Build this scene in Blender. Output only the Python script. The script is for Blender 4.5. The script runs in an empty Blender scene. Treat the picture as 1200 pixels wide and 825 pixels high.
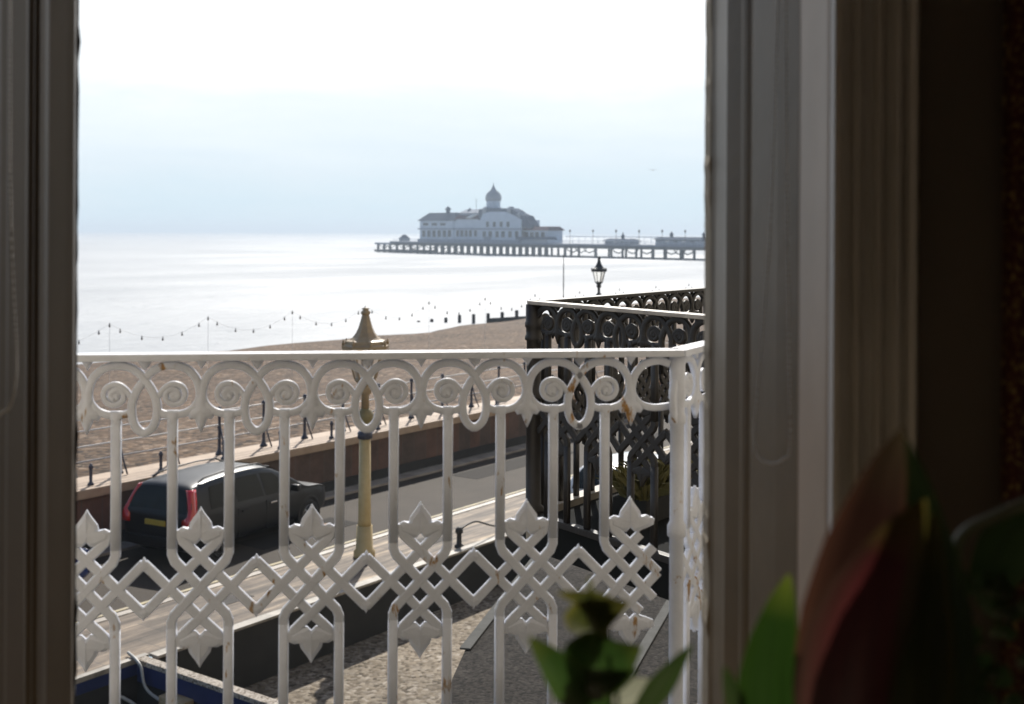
import bpy, bmesh, math, random
from mathutils import Vector, Matrix
random.seed(7)
R = math.radians
scene = bpy.context.scene
COL = scene.collection

# ------------------------------------------------------------------ camera model
F = 1400.0            # focal length in photo pixels (photo 1200 wide)
PX, PY = 600.0, 272.0 # principal point (eye level)
ROLL = R(0.30)
CAM = Vector((0, 0, 6.0))

def ray(px, py):
    u = (px - PX) / F; v = -(py - PY) / F
    c, s = math.cos(ROLL), math.sin(ROLL)
    return Vector((u * c - v * s, 1.0, u * s + v * c))
def at_z(px, py, z):
    r = ray(px, py); t = (z - CAM.z) / r.z
    return CAM + r * t
def at_y(px, py, Y):
    return CAM + ray(px, py) * Y
D = Vector((0.585, 0.811, 0)).normalized()      # along the street
N = Vector((-D.y, D.x, 0))                      # towards the sea
def st(s, o, z=0.0):
    p = D * s + N * o; return Vector((p.x, p.y, z))
def to_st(p): return p.dot(D), p.dot(N)

# ------------------------------------------------------------------ helpers
def obj(name, bm, mat, parent=None, smooth=False, loc=None, recalc=True):
    if recalc: bmesh.ops.recalc_face_normals(bm, faces=bm.faces[:])
    me = bpy.data.meshes.new(name); bm.to_mesh(me); bm.free()
    if smooth:
        for p in me.polygons: p.use_smooth = True
    mats = mat if isinstance(mat, (list, tuple)) else [mat]
    for m in mats: me.materials.append(m)
    o = bpy.data.objects.new(name, me); COL.objects.link(o)
    if parent is not None: o.parent = parent
    if loc is not None: o.location = loc
    return o
def tag(o, label, cat, group=None):
    o['label'] = label; o['category'] = cat
    if group: o['group'] = group
    return o
def thing(name, label, cat, loc=(0, 0, 0), rz=0.0, group=None):
    o = bpy.data.objects.new(name, None); COL.objects.link(o)
    o.location = loc; o.rotation_euler = (0, 0, rz)
    o.empty_display_size = 0.2
    return tag(o, label, cat, group)
def struct(o): o['kind'] = 'structure'; return o
def copy_tree(o, parent=None):
    c = o.copy(); COL.objects.link(c)
    c.parent = parent
    for ch in o.children: copy_tree(ch, c)
    return c

def box(bm, x0, x1, y0, y1, z0, z1, bev=0.0, M=None):
    vs = [bm.verts.new((x, y, z)) for x in (x0, x1) for y in (y0, y1) for z in (z0, z1)]
    idx = [(0,1,3,2),(4,6,7,5),(0,4,5,1),(2,3,7,6),(0,2,6,4),(1,5,7,3)]
    fs = [bm.faces.new([vs[i] for i in f]) for f in idx]
    if bev > 0:
        es = list({e for f in fs for e in f.edges})
        r = bmesh.ops.bevel(bm, geom=es, offset=bev, segments=2, affect='EDGES', profile=0.7)
        vs = list({v for f in r['faces'] for v in f.verts} | {v for v in vs if v.is_valid})
    if M is not None:
        for v in vs:
            if v.is_valid: v.co = M @ v.co
    return bm
def prism(bm, poly, z0, z1, M=None):
    a = [bm.verts.new((p[0], p[1], z0)) for p in poly]
    b = [bm.verts.new((p[0], p[1], z1)) for p in poly]
    n = len(poly)
    bm.faces.new(a[::-1]); bm.faces.new(b)
    for i in range(n): bm.faces.new((a[i], a[(i+1) % n], b[(i+1) % n], b[i]))
    if M is not None:
        for v in a + b: v.co = M @ v.co
def lathe(bm, prof, seg=16, c=(0, 0, 0), M=None, cap=True, ang0=0.0):
    rings = []
    for r, z in prof:
        ring = []
        for k in range(seg):
            a = ang0 + 2 * math.pi * k / seg
            p = Vector((c[0] + r * math.cos(a), c[1] + r * math.sin(a), c[2] + z))
            if M is not None: p = M @ p
            ring.append(bm.verts.new(p))
        rings.append(ring)
    for i in range(len(rings) - 1):
        for k in range(seg):
            bm.faces.new((rings[i][k], rings[i][(k+1) % seg], rings[i+1][(k+1) % seg], rings[i+1][k]))
    if cap:
        bm.faces.new(rings[0][::-1]); bm.faces.new(rings[-1])
def tube(bm, pts, r, seg=8, cap=True):
    pts = [Vector(p) for p in pts]
    rs = r if isinstance(r, (list, tuple)) else [r] * len(pts)
    rings = []; prev = None
    for i, p in enumerate(pts):
        t = (pts[min(i+1, len(pts)-1)] - pts[max(i-1, 0)]).normalized()
        if prev is None:
            ref = Vector((0, 0, 1)) if abs(t.z) < 0.9 else Vector((1, 0, 0))
            a = t.cross(ref).normalized()
        else:
            a = (prev - t * prev.dot(t)).normalized()
        prev = a; b = t.cross(a)
        rings.append([bm.verts.new(p + (a * math.cos(2*math.pi*k/seg) + b * math.sin(2*math.pi*k/seg)) * rs[i]) for k in range(seg)])
    for i in range(len(rings) - 1):
        for k in range(seg):
            bm.faces.new((rings[i][k], rings[i][(k+1) % seg], rings[i+1][(k+1) % seg], rings[i+1][k]))
    if cap:
        bm.faces.new(rings[0][::-1]); bm.faces.new(rings[-1])
def catmull(pts, n=6):
    P = [Vector(p) for p in pts]
    out = []
    for i in range(len(P) - 1):
        p0 = P[max(i-1, 0)]; p1 = P[i]; p2 = P[i+1]; p3 = P[min(i+2, len(P)-1)]
        for k in range(n):
            t = k / n
            out.append(0.5 * ((2*p1) + (p2-p0)*t + (2*p0-5*p1+4*p2-p3)*t*t + (3*p1-p0-3*p2+p3)*t*t*t))
    out.append(P[-1]); return out

# ------------------------------------------------------------------ materials
def new_mat(name):
    m = bpy.data.materials.new(name); m.use_nodes = True
    nt = m.node_tree; b = nt.nodes['Principled BSDF']
    return m, nt, b
def ramp(nt, fac, stops, interp='LINEAR'):
    r = nt.nodes.new('ShaderNodeValToRGB'); r.color_ramp.interpolation = interp
    e = r.color_ramp.elements
    while len(e) < len(stops): e.new(0.5)
    for el, (p, c) in zip(e, stops): el.position = p; el.color = (*c, 1) if len(c) == 3 else c
    nt.links.new(fac, r.inputs[0]); return r.outputs[0]
def coords(nt, kind='Object', scale=(1, 1, 1), rot=(0, 0, 0)):
    tc = nt.nodes.new('ShaderNodeTexCoord'); mp = nt.nodes.new('ShaderNodeMapping')
    mp.inputs['Scale'].default_value = scale; mp.inputs['Rotation'].default_value = rot
    nt.links.new(tc.outputs[kind], mp.inputs[0]); return mp.outputs[0]
def noise(nt, vec, scale, detail=4, rough=0.55, dist=0.0):
    n = nt.nodes.new('ShaderNodeTexNoise'); n.inputs['Scale'].default_value = scale
    n.inputs['Detail'].default_value = detail; n.inputs['Roughness'].default_value = rough
    n.inputs['Distortion'].default_value = dist
    nt.links.new(vec, n.inputs['Vector']); return n.outputs[0]
def voro(nt, vec, scale, feature='F1', out='Distance'):
    n = nt.nodes.new('ShaderNodeTexVoronoi'); n.feature = feature
    n.inputs['Scale'].default_value = scale
    nt.links.new(vec, n.inputs['Vector']); return n.outputs[out]
def mixc(nt, fac, a, b, mode='MIX'):
    m = nt.nodes.new('ShaderNodeMix'); m.data_type = 'RGBA'; m.blend_type = mode
    if isinstance(fac, (int, float)): m.inputs[0].default_value = fac
    else: nt.links.new(fac, m.inputs[0])
    for k, v in ((6, a), (7, b)):
        if isinstance(v, tuple): m.inputs[k].default_value = (*v, 1)
        else: nt.links.new(v, m.inputs[k])
    return m.outputs[2]
def bump(nt, b, h, strength=0.3, dist=0.01):
    n = nt.nodes.new('ShaderNodeBump'); n.inputs['Strength'].default_value = strength
    n.inputs['Distance'].default_value = dist
    nt.links.new(h, n.inputs['Height']); nt.links.new(n.outputs[0], b.inputs['Normal'])
def simple(name, c0, c1=None, scale=6.0, rough=0.6, metal=0.0, bstr=0.15, bdist=0.005, spec=0.5, detail=5, coat=0.0):
    m, nt, b = new_mat(name)
    c1 = c1 or tuple(x * 0.75 for x in c0)
    v = coords(nt); f = noise(nt, v, scale, detail)
    nt.links.new(ramp(nt, f, [(0.3, c0), (0.7, c1)]), b.inputs['Base Color'])
    b.inputs['Roughness'].default_value = rough; b.inputs['Metallic'].default_value = metal
    b.inputs['Specular IOR Level'].default_value = spec
    b.inputs['Coat Weight'].default_value = coat
    if bstr > 0: bump(nt, b, noise(nt, v, scale * 8, 3), bstr, bdist)
    return m

def mat_iron(name, c0, c1, rust, cover, rough):
    m, nt, b = new_mat(name)
    oi = nt.nodes.new('ShaderNodeObjectInfo'); mu = nt.nodes.new('ShaderNodeMath'); mu.operation = 'MULTIPLY'; mu.inputs[1].default_value = 37.0
    nt.links.new(oi.outputs['Random'], mu.inputs[0])
    def shifted(scale):
        tcn = nt.nodes.new('ShaderNodeTexCoord'); ad = nt.nodes.new('ShaderNodeVectorMath'); ad.operation = 'ADD'
        nt.links.new(tcn.outputs['Object'], ad.inputs[0]); nt.links.new(mu.outputs[0], ad.inputs[1])
        mpn = nt.nodes.new('ShaderNodeMapping'); mpn.inputs['Scale'].default_value = scale; nt.links.new(ad.outputs[0], mpn.inputs[0]); return mpn.outputs[0]
    v = shifted((1, 1, 1))
    base = ramp(nt, noise(nt, v, 14, 6, 0.65), [(0.3, c0), (0.5, tuple((a + b_) / 2 for a, b_ in zip(c0, c1))), (0.72, c1)])
    vz = shifted((26, 26, 9))
    mask = ramp(nt, noise(nt, vz, 1.0, 6, 0.65, 0.4), [(cover, (0, 0, 0)), (cover + 0.05, (1, 1, 1))])
    rc = ramp(nt, noise(nt, v, 60, 3), [(0.3, rust), (0.7, tuple(x * 0.45 for x in rust))])
    nt.links.new(mixc(nt, mask, base, rc), b.inputs['Base Color'])
    b.inputs['Roughness'].default_value = rough
    bump(nt, b, noise(nt, v, 38, 5, 0.65), 0.6, 0.004)
    return m
M_white = mat_iron('white_iron_paint', (0.70, 0.735, 0.82), (0.58, 0.61, 0.68), (0.42, 0.24, 0.08), 0.62, 0.5)
M_rusty = mat_iron('rusty_white_iron', (0.70, 0.735, 0.82), (0.58, 0.61, 0.68), (0.45, 0.24, 0.06), 0.565, 0.55)
M_black = mat_iron('black_iron_paint', (0.012, 0.01, 0.009), (0.02, 0.016, 0.013), (0.10, 0.05, 0.025), 0.68, 0.5)
M_blackrail = simple('worn_grey_rail_top', (0.5, 0.46, 0.4), (0.3, 0.27, 0.24), 18, 0.5)
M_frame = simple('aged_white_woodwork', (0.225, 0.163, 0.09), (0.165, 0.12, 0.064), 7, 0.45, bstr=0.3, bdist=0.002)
M_lining = simple('lit_white_lining', (0.58, 0.46, 0.355), (0.48, 0.38, 0.29), 6, 0.45, bstr=0.08, bdist=0.002)  # lighter than the jamb: the light on this strip is painted in
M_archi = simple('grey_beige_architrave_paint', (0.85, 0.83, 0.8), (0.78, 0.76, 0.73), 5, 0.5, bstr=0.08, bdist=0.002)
M_wallin = simple('brown_wallpaper', (0.3, 0.25, 0.2), (0.26, 0.215, 0.17), 3, 0.9)
M_ceiling = simple('off_white_ceiling', (0.78, 0.74, 0.68), (0.72, 0.68, 0.62), 2, 0.9)
M_carpet = simple('brown_carpet', (0.42, 0.34, 0.26), (0.36, 0.28, 0.21), 30, 0.95)
M_stucco = simple('cream_stucco', (0.55, 0.49, 0.4), (0.46, 0.4, 0.32), 3, 0.85, bstr=0.3)
M_stone = simple('weathered_stone_trim', (0.5, 0.42, 0.3), (0.36, 0.29, 0.2), 14, 0.85, bstr=0.5, bdist=0.006)
M_chain = simple('white_bead_plastic', (0.75, 0.73, 0.7), None, 5, 0.4, bstr=0)

def mat_curtain():
    m, nt, b = new_mat('dark_red_curtain_with_gold'); v = coords(nt)
    mask = ramp(nt, noise(nt, v, 130, 3, 0.6, 0.8), [(0.56, (0, 0, 0)), (0.62, (1, 1, 1))])
    xs = coords(nt, 'Object', (1, 1, 1))
    nt.links.new(mixc(nt, mask, (0.07, 0.012, 0.008), (0.34, 0.24, 0.08)), b.inputs['Base Color'])
    b.inputs['Roughness'].default_value = 0.7
    return m
M_curtain = mat_curtain()

def mat_shingle(name, cols, sc, rough=0.85):
    m, nt, b = new_mat(name); v = coords(nt)
    cell = voro(nt, v, sc, 'F1', 'Color')
    sep = nt.nodes.new('ShaderNodeSeparateColor'); nt.links.new(cell, sep.inputs[0])
    base = ramp(nt, sep.outputs[0], [(i / (len(cols) - 1), c) for i, c in enumerate(cols)])
    big = ramp(nt, noise(nt, v, 0.35, 5, 0.6), [(0.3, (0.72, 0.7, 0.68)), (0.7, (1.12, 1.08, 1.05))])
    mid = ramp(nt, noise(nt, v, 2.6, 4, 0.7), [(0.3, (0.78, 0.76, 0.74)), (0.68, (1.12, 1.12, 1.12))])
    c = mixc(nt, 1.0, base, big, 'MULTIPLY'); c = mixc(nt, 1.0, c, mid, 'MULTIPLY')
    if name == 'beach_shingle':      # wrack lines and ridges parallel to the water
        vb = coords(nt, 'Object', (0.05, 0.42, 1)); rot = coords(nt, 'Object', (1, 1, 1), (0, 0, -math.atan2(D.y, D.x))); nt.links.new(rot, vb.node.inputs[0])
        bands = ramp(nt, noise(nt, vb, 1.0, 5, 0.7, 0.6), [(0.34, (0.55, 0.52, 0.49)), (0.45, (0.8, 0.8, 0.8)), (0.62, (0.9, 0.9, 0.9)), (0.7, (1.1, 1.08, 1.05))])
        c = mixc(nt, 1.0, c, bands, 'MULTIPLY')
    nt.links.new(c, b.inputs['Base Color']); b.inputs['Roughness'].default_value = rough
    b.inputs['Specular IOR Level'].default_value = 0.15
    bump(nt, b, voro(nt, v, sc, 'F1', 'Distance'), 0.6, -0.3 / sc)
    return m
M_beach = mat_shingle('beach_shingle', [(0.02, 0.012, 0.007), (0.15, 0.092, 0.052), (0.23, 0.15, 0.09), (0.05, 0.03, 0.017), (0.42, 0.31, 0.22)], 7.0)
M_gravel = mat_shingle('pale_forecourt_gravel', [(0.07, 0.058, 0.042), (0.24, 0.205, 0.155), (0.31, 0.275, 0.22), (0.13, 0.108, 0.08), (0.4, 0.365, 0.31)], 17.0)
M_pebblecoping = mat_shingle('pebbled_coping', [(0.14, 0.12, 0.1), (0.45, 0.41, 0.36), (0.55, 0.52, 0.47), (0.25, 0.22, 0.18)], 40.0)
M_felt = mat_shingle('grey_roof_felt', [(0.012, 0.012, 0.011), (0.028, 0.026, 0.024), (0.05, 0.046, 0.042), (0.02, 0.018, 0.017)], 34.0, 0.95)

def mat_road():
    m, nt, b = new_mat('worn_asphalt'); v = coords(nt)
    base = ramp(nt, noise(nt, v, 0.6, 6, 0.6), [(0.3, (0.036, 0.027, 0.019)), (0.7, (0.06, 0.046, 0.033))])
    g = ramp(nt, noise(nt, v, 30, 3, 0.7), [(0.3, (0.7, 0.7, 0.7)), (0.7, (1.25, 1.25, 1.25))])
    nt.links.new(mixc(nt, 1.0, base, g, 'MULTIPLY'), b.inputs['Base Color'])
    b.inputs['Roughness'].default_value = 0.8; b.inputs['Specular IOR Level'].default_value = 0.25
    bump(nt, b, noise(nt, v, 60, 3), 0.4, 0.008); return m
M_road = mat_road()
def mat_pavement():
    m, nt, b = new_mat('pale_concrete_paving'); v = coords(nt)
    br = nt.nodes.new('ShaderNodeTexBrick'); br.offset = 0.5
    br.inputs['Scale'].default_value = 1.0; br.inputs['Brick Width'].default_value = 0.9; br.inputs['Row Height'].default_value = 0.6
    br.inputs['Mortar Size'].default_value = 0.012
    br.inputs['Color1'].default_value = (0.25, 0.2, 0.15, 1); br.inputs['Color2'].default_value = (0.18, 0.145, 0.11, 1)
    br.inputs['Mortar'].default_value = (0.14, 0.12, 0.1, 1)
    vr = coords(nt, 'Object', (1, 1, 1), (0, 0, -math.atan2(D.y, D.x)))
    nt.links.new(vr, br.inputs['Vector'])
    st_ = ramp(nt, noise(nt, v, 1.3, 6, 0.7), [(0.3, (0.6, 0.58, 0.55)), (0.65, (1.15, 1.15, 1.15))])
    vs_ = coords(nt, 'Object', (0.3, 3.4, 1), (0, 0, 0)); nt.links.new(vr, vs_.node.inputs[0])
    wear = ramp(nt, noise(nt, vs_, 1.6, 4, 0.6, 0.2), [(0.36, (0.3, 0.27, 0.25)), (0.5, (0.75, 0.72, 0.7)), (0.58, (1.1, 1.05, 1.0)), (0.66, (2.3, 2.25, 2.1))])
    c = mixc(nt, 1.0, br.outputs[0], st_, 'MULTIPLY')
    nt.links.new(mixc(nt, 1.0, c, wear, 'MULTIPLY'), b.inputs['Base Color'])
    b.inputs['Roughness'].default_value = 0.7; b.inputs['Specular IOR Level'].default_value = 0.3
    bump(nt, b, noise(nt, v, 18, 4), 0.4, 0.01); return m
M_pave = mat_pavement()
M_kerb = simple('granite_kerb', (0.42, 0.37, 0.31), (0.2, 0.17, 0.14), 2.2, 0.55, bstr=0.4)
M_yellow = simple('worn_yellow_line', (0.5, 0.42, 0.22), (0.3, 0.26, 0.2), 6, 0.7)
M_whiteline = simple('worn_white_line', (0.6, 0.57, 0.52), (0.36, 0.33, 0.3), 6, 0.7)
M_coping = simple('tan_concrete_coping', (0.46, 0.34, 0.24), (0.36, 0.26, 0.18), 4, 0.7, bstr=0.4)
def mat_seawall():
    m, nt, b = new_mat('dark_red_brown_sea_wall'); v = coords(nt)
    br = nt.nodes.new('ShaderNodeTexBrick'); br.inputs['Scale'].default_value = 1.0
    br.inputs['Brick Width'].default_value = 0.45; br.inputs['Row Height'].default_value = 0.15; br.inputs['Mortar Size'].default_value = 0.012
    br.inputs['Color1'].default_value = (0.16, 0.085, 0.06, 1); br.inputs['Color2'].default_value = (0.1, 0.075, 0.062, 1)
    br.inputs['Mortar'].default_value = (0.12, 0.1, 0.085, 1)
    vr = coords(nt, 'Object'); nt.links.new(vr, br.inputs['Vector'])
    stn = ramp(nt, noise(nt, v, 1.1, 6, 0.7), [(0.35, (0.55, 0.55, 0.52)), (0.65, (1.2, 1.1, 1.05))])
    nt.links.new(mixc(nt, 1.0, br.outputs[0], stn, 'MULTIPLY'), b.inputs['Base Color'])
    b.inputs['Roughness'].default_value = 0.8; bump(nt, b, noise(nt, v, 12, 4), 0.5, 0.01); return m
M_seawall = mat_seawall()
M_darkwall = simple('dark_retaining_wall', (0.026, 0.025, 0.023), (0.016, 0.016, 0.015), 3, 0.8, bstr=0.4)
M_navy = simple('navy_wall_paint', (0.02, 0.032, 0.12), (0.014, 0.024, 0.085), 3, 0.5, bstr=0.2)
M_yard = simple('dark_yard_concrete', (0.035, 0.035, 0.03), (0.02, 0.02, 0.02), 4, 0.8)
M_groyne = simple('dark_groyne_timber', (0.05, 0.042, 0.036), (0.03, 0.026, 0.022), 6, 0.85, bstr=0.5)
M_railblue = simple('dark_blue_iron', (0.04, 0.045, 0.075), (0.03, 0.033, 0.055), 8, 0.4)
M_cream = simple('cream_lamp_paint', (0.55, 0.43, 0.21), (0.46, 0.34, 0.15), 6, 0.4, bstr=0.15)
M_lampdark = simple('brown_lamp_metal', (0.42, 0.31, 0.18), (0.31, 0.225, 0.13), 8, 0.45)
M_olive = simple('olive_gold_lamp_paint', (0.26, 0.21, 0.08), (0.18, 0.14, 0.06), 8, 0.4)
M_lampblack = simple('black_lamp_metal', (0.03, 0.03, 0.028), None, 8, 0.45)
def mat_glass(name, col, rough, alpha=1.0):
    m, nt, b = new_mat(name)
    b.inputs['Base Color'].default_value = (*col, 1); b.inputs['Roughness'].default_value = rough
    b.inputs['Transmission Weight'].default_value = alpha; b.inputs['IOR'].default_value = 1.05
    return m
M_lampglass = mat_glass('frosted_lamp_glass', (0.93, 0.92, 0.88), 0.35)
M_blackpaint = simple('black_car_paint', (0.004, 0.0045, 0.006), None, 2, 0.36, bstr=0, coat=0.0, spec=0.4)
M_bluepaint = simple('blue_car_paint', (0.02, 0.05, 0.22), None, 2, 0.22, bstr=0, coat=1.0)
M_silver = simple('silver_car_paint', (0.8, 0.8, 0.8), None, 2, 0.25, bstr=0, coat=1.0)
M_carglass = simple('tinted_car_glass', (0.012, 0.016, 0.016), None, 2, 0.05, bstr=0, spec=0.2)
M_tyre = simple('tyre_rubber', (0.02, 0.02, 0.02), None, 20, 0.8)
M_rim = simple('alloy_rim', (0.4, 0.4, 0.42), None, 4, 0.3, metal=0.9, bstr=0)
M_red = simple('red_tail_lamp', (0.55, 0.012, 0.012), (0.5, 0.01, 0.01), 4, 0.12, bstr=0, coat=1.0)
M_plate = simple('yellow_number_plate', (0.6, 0.42, 0.06), None, 4, 0.4, bstr=0)
M_trim = simple('black_plastic_trim', (0.02, 0.02, 0.022), None, 10, 0.5, bstr=0)
M_chrome = simple('bright_metal', (0.7, 0.7, 0.72), None, 4, 0.2, metal=1.0, bstr=0)
M_lampclear = simple('clear_headlamp', (0.6, 0.62, 0.65), None, 4, 0.1, bstr=0, coat=1.0)
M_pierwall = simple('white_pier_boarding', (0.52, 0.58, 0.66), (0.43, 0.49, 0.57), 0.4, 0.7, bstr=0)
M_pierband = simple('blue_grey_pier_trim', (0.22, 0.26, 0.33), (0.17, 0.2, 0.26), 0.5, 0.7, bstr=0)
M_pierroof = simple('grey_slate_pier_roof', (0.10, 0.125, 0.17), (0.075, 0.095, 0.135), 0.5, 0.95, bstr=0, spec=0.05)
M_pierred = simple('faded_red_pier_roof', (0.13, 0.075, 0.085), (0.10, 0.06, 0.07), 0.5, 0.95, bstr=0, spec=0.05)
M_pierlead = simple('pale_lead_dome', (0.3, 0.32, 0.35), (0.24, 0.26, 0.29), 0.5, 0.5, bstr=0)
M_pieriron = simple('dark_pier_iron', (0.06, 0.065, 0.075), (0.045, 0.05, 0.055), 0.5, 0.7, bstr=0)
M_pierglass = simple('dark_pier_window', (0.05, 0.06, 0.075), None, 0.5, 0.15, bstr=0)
M_palepatch = simple('pale_lit_patch', (0.75, 0.73, 0.7), None, 0.5, 0.25, bstr=0)
M_bulb = simple('festoon_bulb', (0.3, 0.3, 0.29), None, 8, 0.3, bstr=0)
M_railgrey = simple('mid_grey_rail', (0.32, 0.32, 0.35), None, 8, 0.4, bstr=0)
M_pale = simple('pale_pole_and_lit_rail', (0.7, 0.7, 0.7), None, 8, 0.4, bstr=0)
M_cable = simple('dark_cable', (0.05, 0.05, 0.05), None, 8, 0.6, bstr=0)
M_hose = simple('pale_hose', (0.4, 0.4, 0.38), None, 8, 0.5, bstr=0)
M_boxyel = simple('rusty_cream_cabinet', (0.42, 0.38, 0.25), (0.32, 0.2, 0.1), 7, 0.6)
M_slab = simple('lead_grey_balcony_floor', (0.014, 0.015, 0.015), (0.01, 0.011, 0.011), 5, 0.95, spec=0.1)
M_palestone = simple('pale_edge_stone', (0.42, 0.38, 0.32), (0.2, 0.18, 0.15), 5, 0.6)
M_edge = simple('grey_flashing', (0.11, 0.11, 0.105), (0.08, 0.08, 0.075), 8, 0.85, spec=0.1)
M_gull = simple('gull_feathers', (0.3, 0.3, 0.3), None, 8, 0.8, bstr=0)
M_pot = simple('dark_glazed_pot', (0.03, 0.035, 0.03), None, 6, 0.3, bstr=0)
M_wood = simple('dark_wood_sill', (0.2, 0.13, 0.08), (0.14, 0.09, 0.055), 5, 0.5)

def mat_leaf(name, mid, edge, tip, trans=0.45, across=None):
    """UV: u across the leaf (0..1), v from base to tip"""
    m = bpy.data.materials.new(name); m.use_nodes = True; nt = m.node_tree; nt.nodes.clear()
    out = nt.nodes.new('ShaderNodeOutputMaterial')
    uv = nt.nodes.new('ShaderNodeUVMap'); sep = nt.nodes.new('ShaderNodeSeparateXYZ'); nt.links.new(uv.outputs[0], sep.inputs[0])
    ac = ramp(nt, sep.outputs[0], across or [(0.0, edge), (0.2, mid), (0.8, mid), (1.0, edge)])
    tp = ramp(nt, sep.outputs[1], [(0.72, (0, 0, 0)), (1.0, (1, 1, 1))])
    c = mixc(nt, tp, ac, tip)
    mp = nt.nodes.new('ShaderNodeMapping'); mp.inputs['Scale'].default_value = (22, 1.2, 1); nt.links.new(uv.outputs[0], mp.inputs[0])
    st_ = ramp(nt, noise(nt, mp.outputs[0], 1.0, 3), [(0.3, (0.65, 0.65, 0.65)), (0.7, (1.25, 1.25, 1.25))])
    c = mixc(nt, 1.0, c, st_, 'MULTIPLY')
    pr = nt.nodes.new('ShaderNodeBsdfPrincipled'); pr.inputs['Roughness'].default_value = 0.4
    tr = nt.nodes.new('ShaderNodeBsdfTranslucent'); mx = nt.nodes.new('ShaderNodeMixShader'); mx.inputs[0].default_value = trans
    nt.links.new(c, pr.inputs['Base Color']); nt.links.new(c, tr.inputs['Color'])
    nt.links.new(pr.outputs[0], mx.inputs[1]); nt.links.new(tr.outputs[0], mx.inputs[2]); nt.links.new(mx.outputs[0], out.inputs[0])
    return m
M_leafgreen = mat_leaf('dark_green_leaf', (0.04, 0.085, 0.016), (0.06, 0.11, 0.018), (0.11, 0.13, 0.02), 0.3)
M_leafolive = mat_leaf('olive_leaf_with_red_blush', (0.05, 0.06, 0.013), (0.15, 0.14, 0.025), (0.14, 0.12, 0.025), 0.4)
M_leafbright = mat_leaf('bright_green_leaf', (0.017, 0.042, 0.006), (0.024, 0.055, 0.006), (0.12, 0.15, 0.018), 0.45)
M_leafred = mat_leaf('maroon_leaf_with_pink_edge', (0.035, 0.015, 0.01), (0.12, 0.05, 0.03), (0.07, 0.05, 0.025), 0.3)
M_leafpink = mat_leaf('crimson_and_green_leaf', (0.2, 0.035, 0.035), (0.09, 0.08, 0.03), (0.2, 0.16, 0.03), 0.5, [(0.0, (0.045, 0.025, 0.016)), (0.2, (0.075, 0.016, 0.016)), (0.55, (0.11, 0.03, 0.028)), (0.68, (0.1, 0.07, 0.03)), (1.0, (0.06, 0.07, 0.02))])
M_leafdark = mat_leaf('deep_green_leaf', (0.035, 0.06, 0.015), (0.05, 0.075, 0.018), (0.05, 0.08, 0.018), 0.3)  # darker, duller green than the main leaf colour
M_petal = mat_leaf('pale_cream_petal', (0.34, 0.34, 0.24), (0.3, 0.3, 0.2), (0.34, 0.32, 0.22), 0.4)

def mat_sea():
    m, nt, b = new_mat('bright_sea_water'); v = coords(nt)
    b.inputs['Base Color'].default_value = (0.42, 0.435, 0.445, 1)
    b.inputs['IOR'].default_value = 1.33
    vr = coords(nt, 'Object', (1, 1, 1), (0, 0, -math.atan2(D.y, D.x)))
    mp = nt.nodes.new('ShaderNodeMapping'); mp.inputs['Scale'].default_value = (0.35, 1.0, 1); nt.links.new(vr, mp.inputs[0])
    h = noise(nt, mp.outputs[0], 0.55, 7, 0.62, 0.6)
    swell = noise(nt, mp.outputs[0], 0.05, 4, 0.5, 0.4)
    ad = nt.nodes.new('ShaderNodeMath'); ad.operation = 'MULTIPLY_ADD'; nt.links.new(swell, ad.inputs[0]); ad.inputs[1].default_value = 3.0; nt.links.new(h, ad.inputs[2])
    bump(nt, b, ad.outputs[0], 0.6, 0.8)
    # calm slicks and ruffled water differ in roughness
    rr = ramp(nt, noise(nt, mp.outputs[0], 0.018, 5, 0.6, 0.5), [(0.38, (0.58,)*3), (0.62, (0.78,)*3)])
    nt.links.new(rr, b.inputs['Roughness'])
    return m
M_sea = mat_sea()

# ------------------------------------------------------------------ world, sun, camera
SUN_AZ, SUN_EL = 1.0, 40.0
w = bpy.data.worlds.new('World'); scene.world = w; w.use_nodes = True
nt = w.node_tree; bg = nt.nodes['Background']
sky = nt.nodes.new('ShaderNodeTexSky'); sky.sky_type = 'NISHITA'; sky.sun_disc = False
sky.sun_elevation = R(SUN_EL); sky.sun_rotation = R(SUN_AZ); sky.air_density = 1.0; sky.dust_density = 0.6; sky.ozone_density = 2.0
tc = nt.nodes.new('ShaderNodeTexCoord')
mp = nt.nodes.new('ShaderNodeMapping'); mp.inputs['Scale'].default_value = (1.0, 1.0, 5.0)
nt.links.new(tc.outputs['Generated'], mp.inputs[0])
cl = noise(nt, mp.outputs[0], 2.2, 6, 0.6, 0.3)
sepz = nt.nodes.new('ShaderNodeSeparateXYZ'); nt.links.new(tc.outputs['Generated'], sepz.inputs[0])
# bright cloud veil low over the sea, on the sun's side of the sky: blue-grey at the horizon, white above
dp = nt.nodes.new('ShaderNodeVectorMath'); dp.operation = 'DOT_PRODUCT'; nt.links.new(tc.outputs['Generated'], dp.inputs[0])
dp.inputs[1].default_value = (math.sin(R(SUN_AZ)), math.cos(R(SUN_AZ)), 0)
side = ramp(nt, dp.outputs['Value'], [(0.1, (0, 0, 0)), (0.75, (1, 1, 1))])
jit = nt.nodes.new('ShaderNodeMath'); jit.operation = 'MULTIPLY_ADD'; nt.links.new(cl, jit.inputs[0]); jit.inputs[1].default_value = 0.16
nt.links.new(sepz.outputs[2], jit.inputs[2])
veil = ramp(nt, jit.outputs[0], [(0.085, (5.9, 7.4, 8.4)), (0.13, (6.8, 7.8, 8.6)), (0.19, (8.2, 8.8, 9.2)), (0.25, (11.5, 11.7, 11.8)), (0.5, (9, 9.4, 10))])
cov = ramp(nt, sepz.outputs[2], [(0.0, (0.95,)*3), (0.25, (0.9,)*3), (0.6, (0.25,)*3), (0.9, (0,)*3)])
fac = mixc(nt, 1.0, cov, side, 'MULTIPLY')
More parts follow.
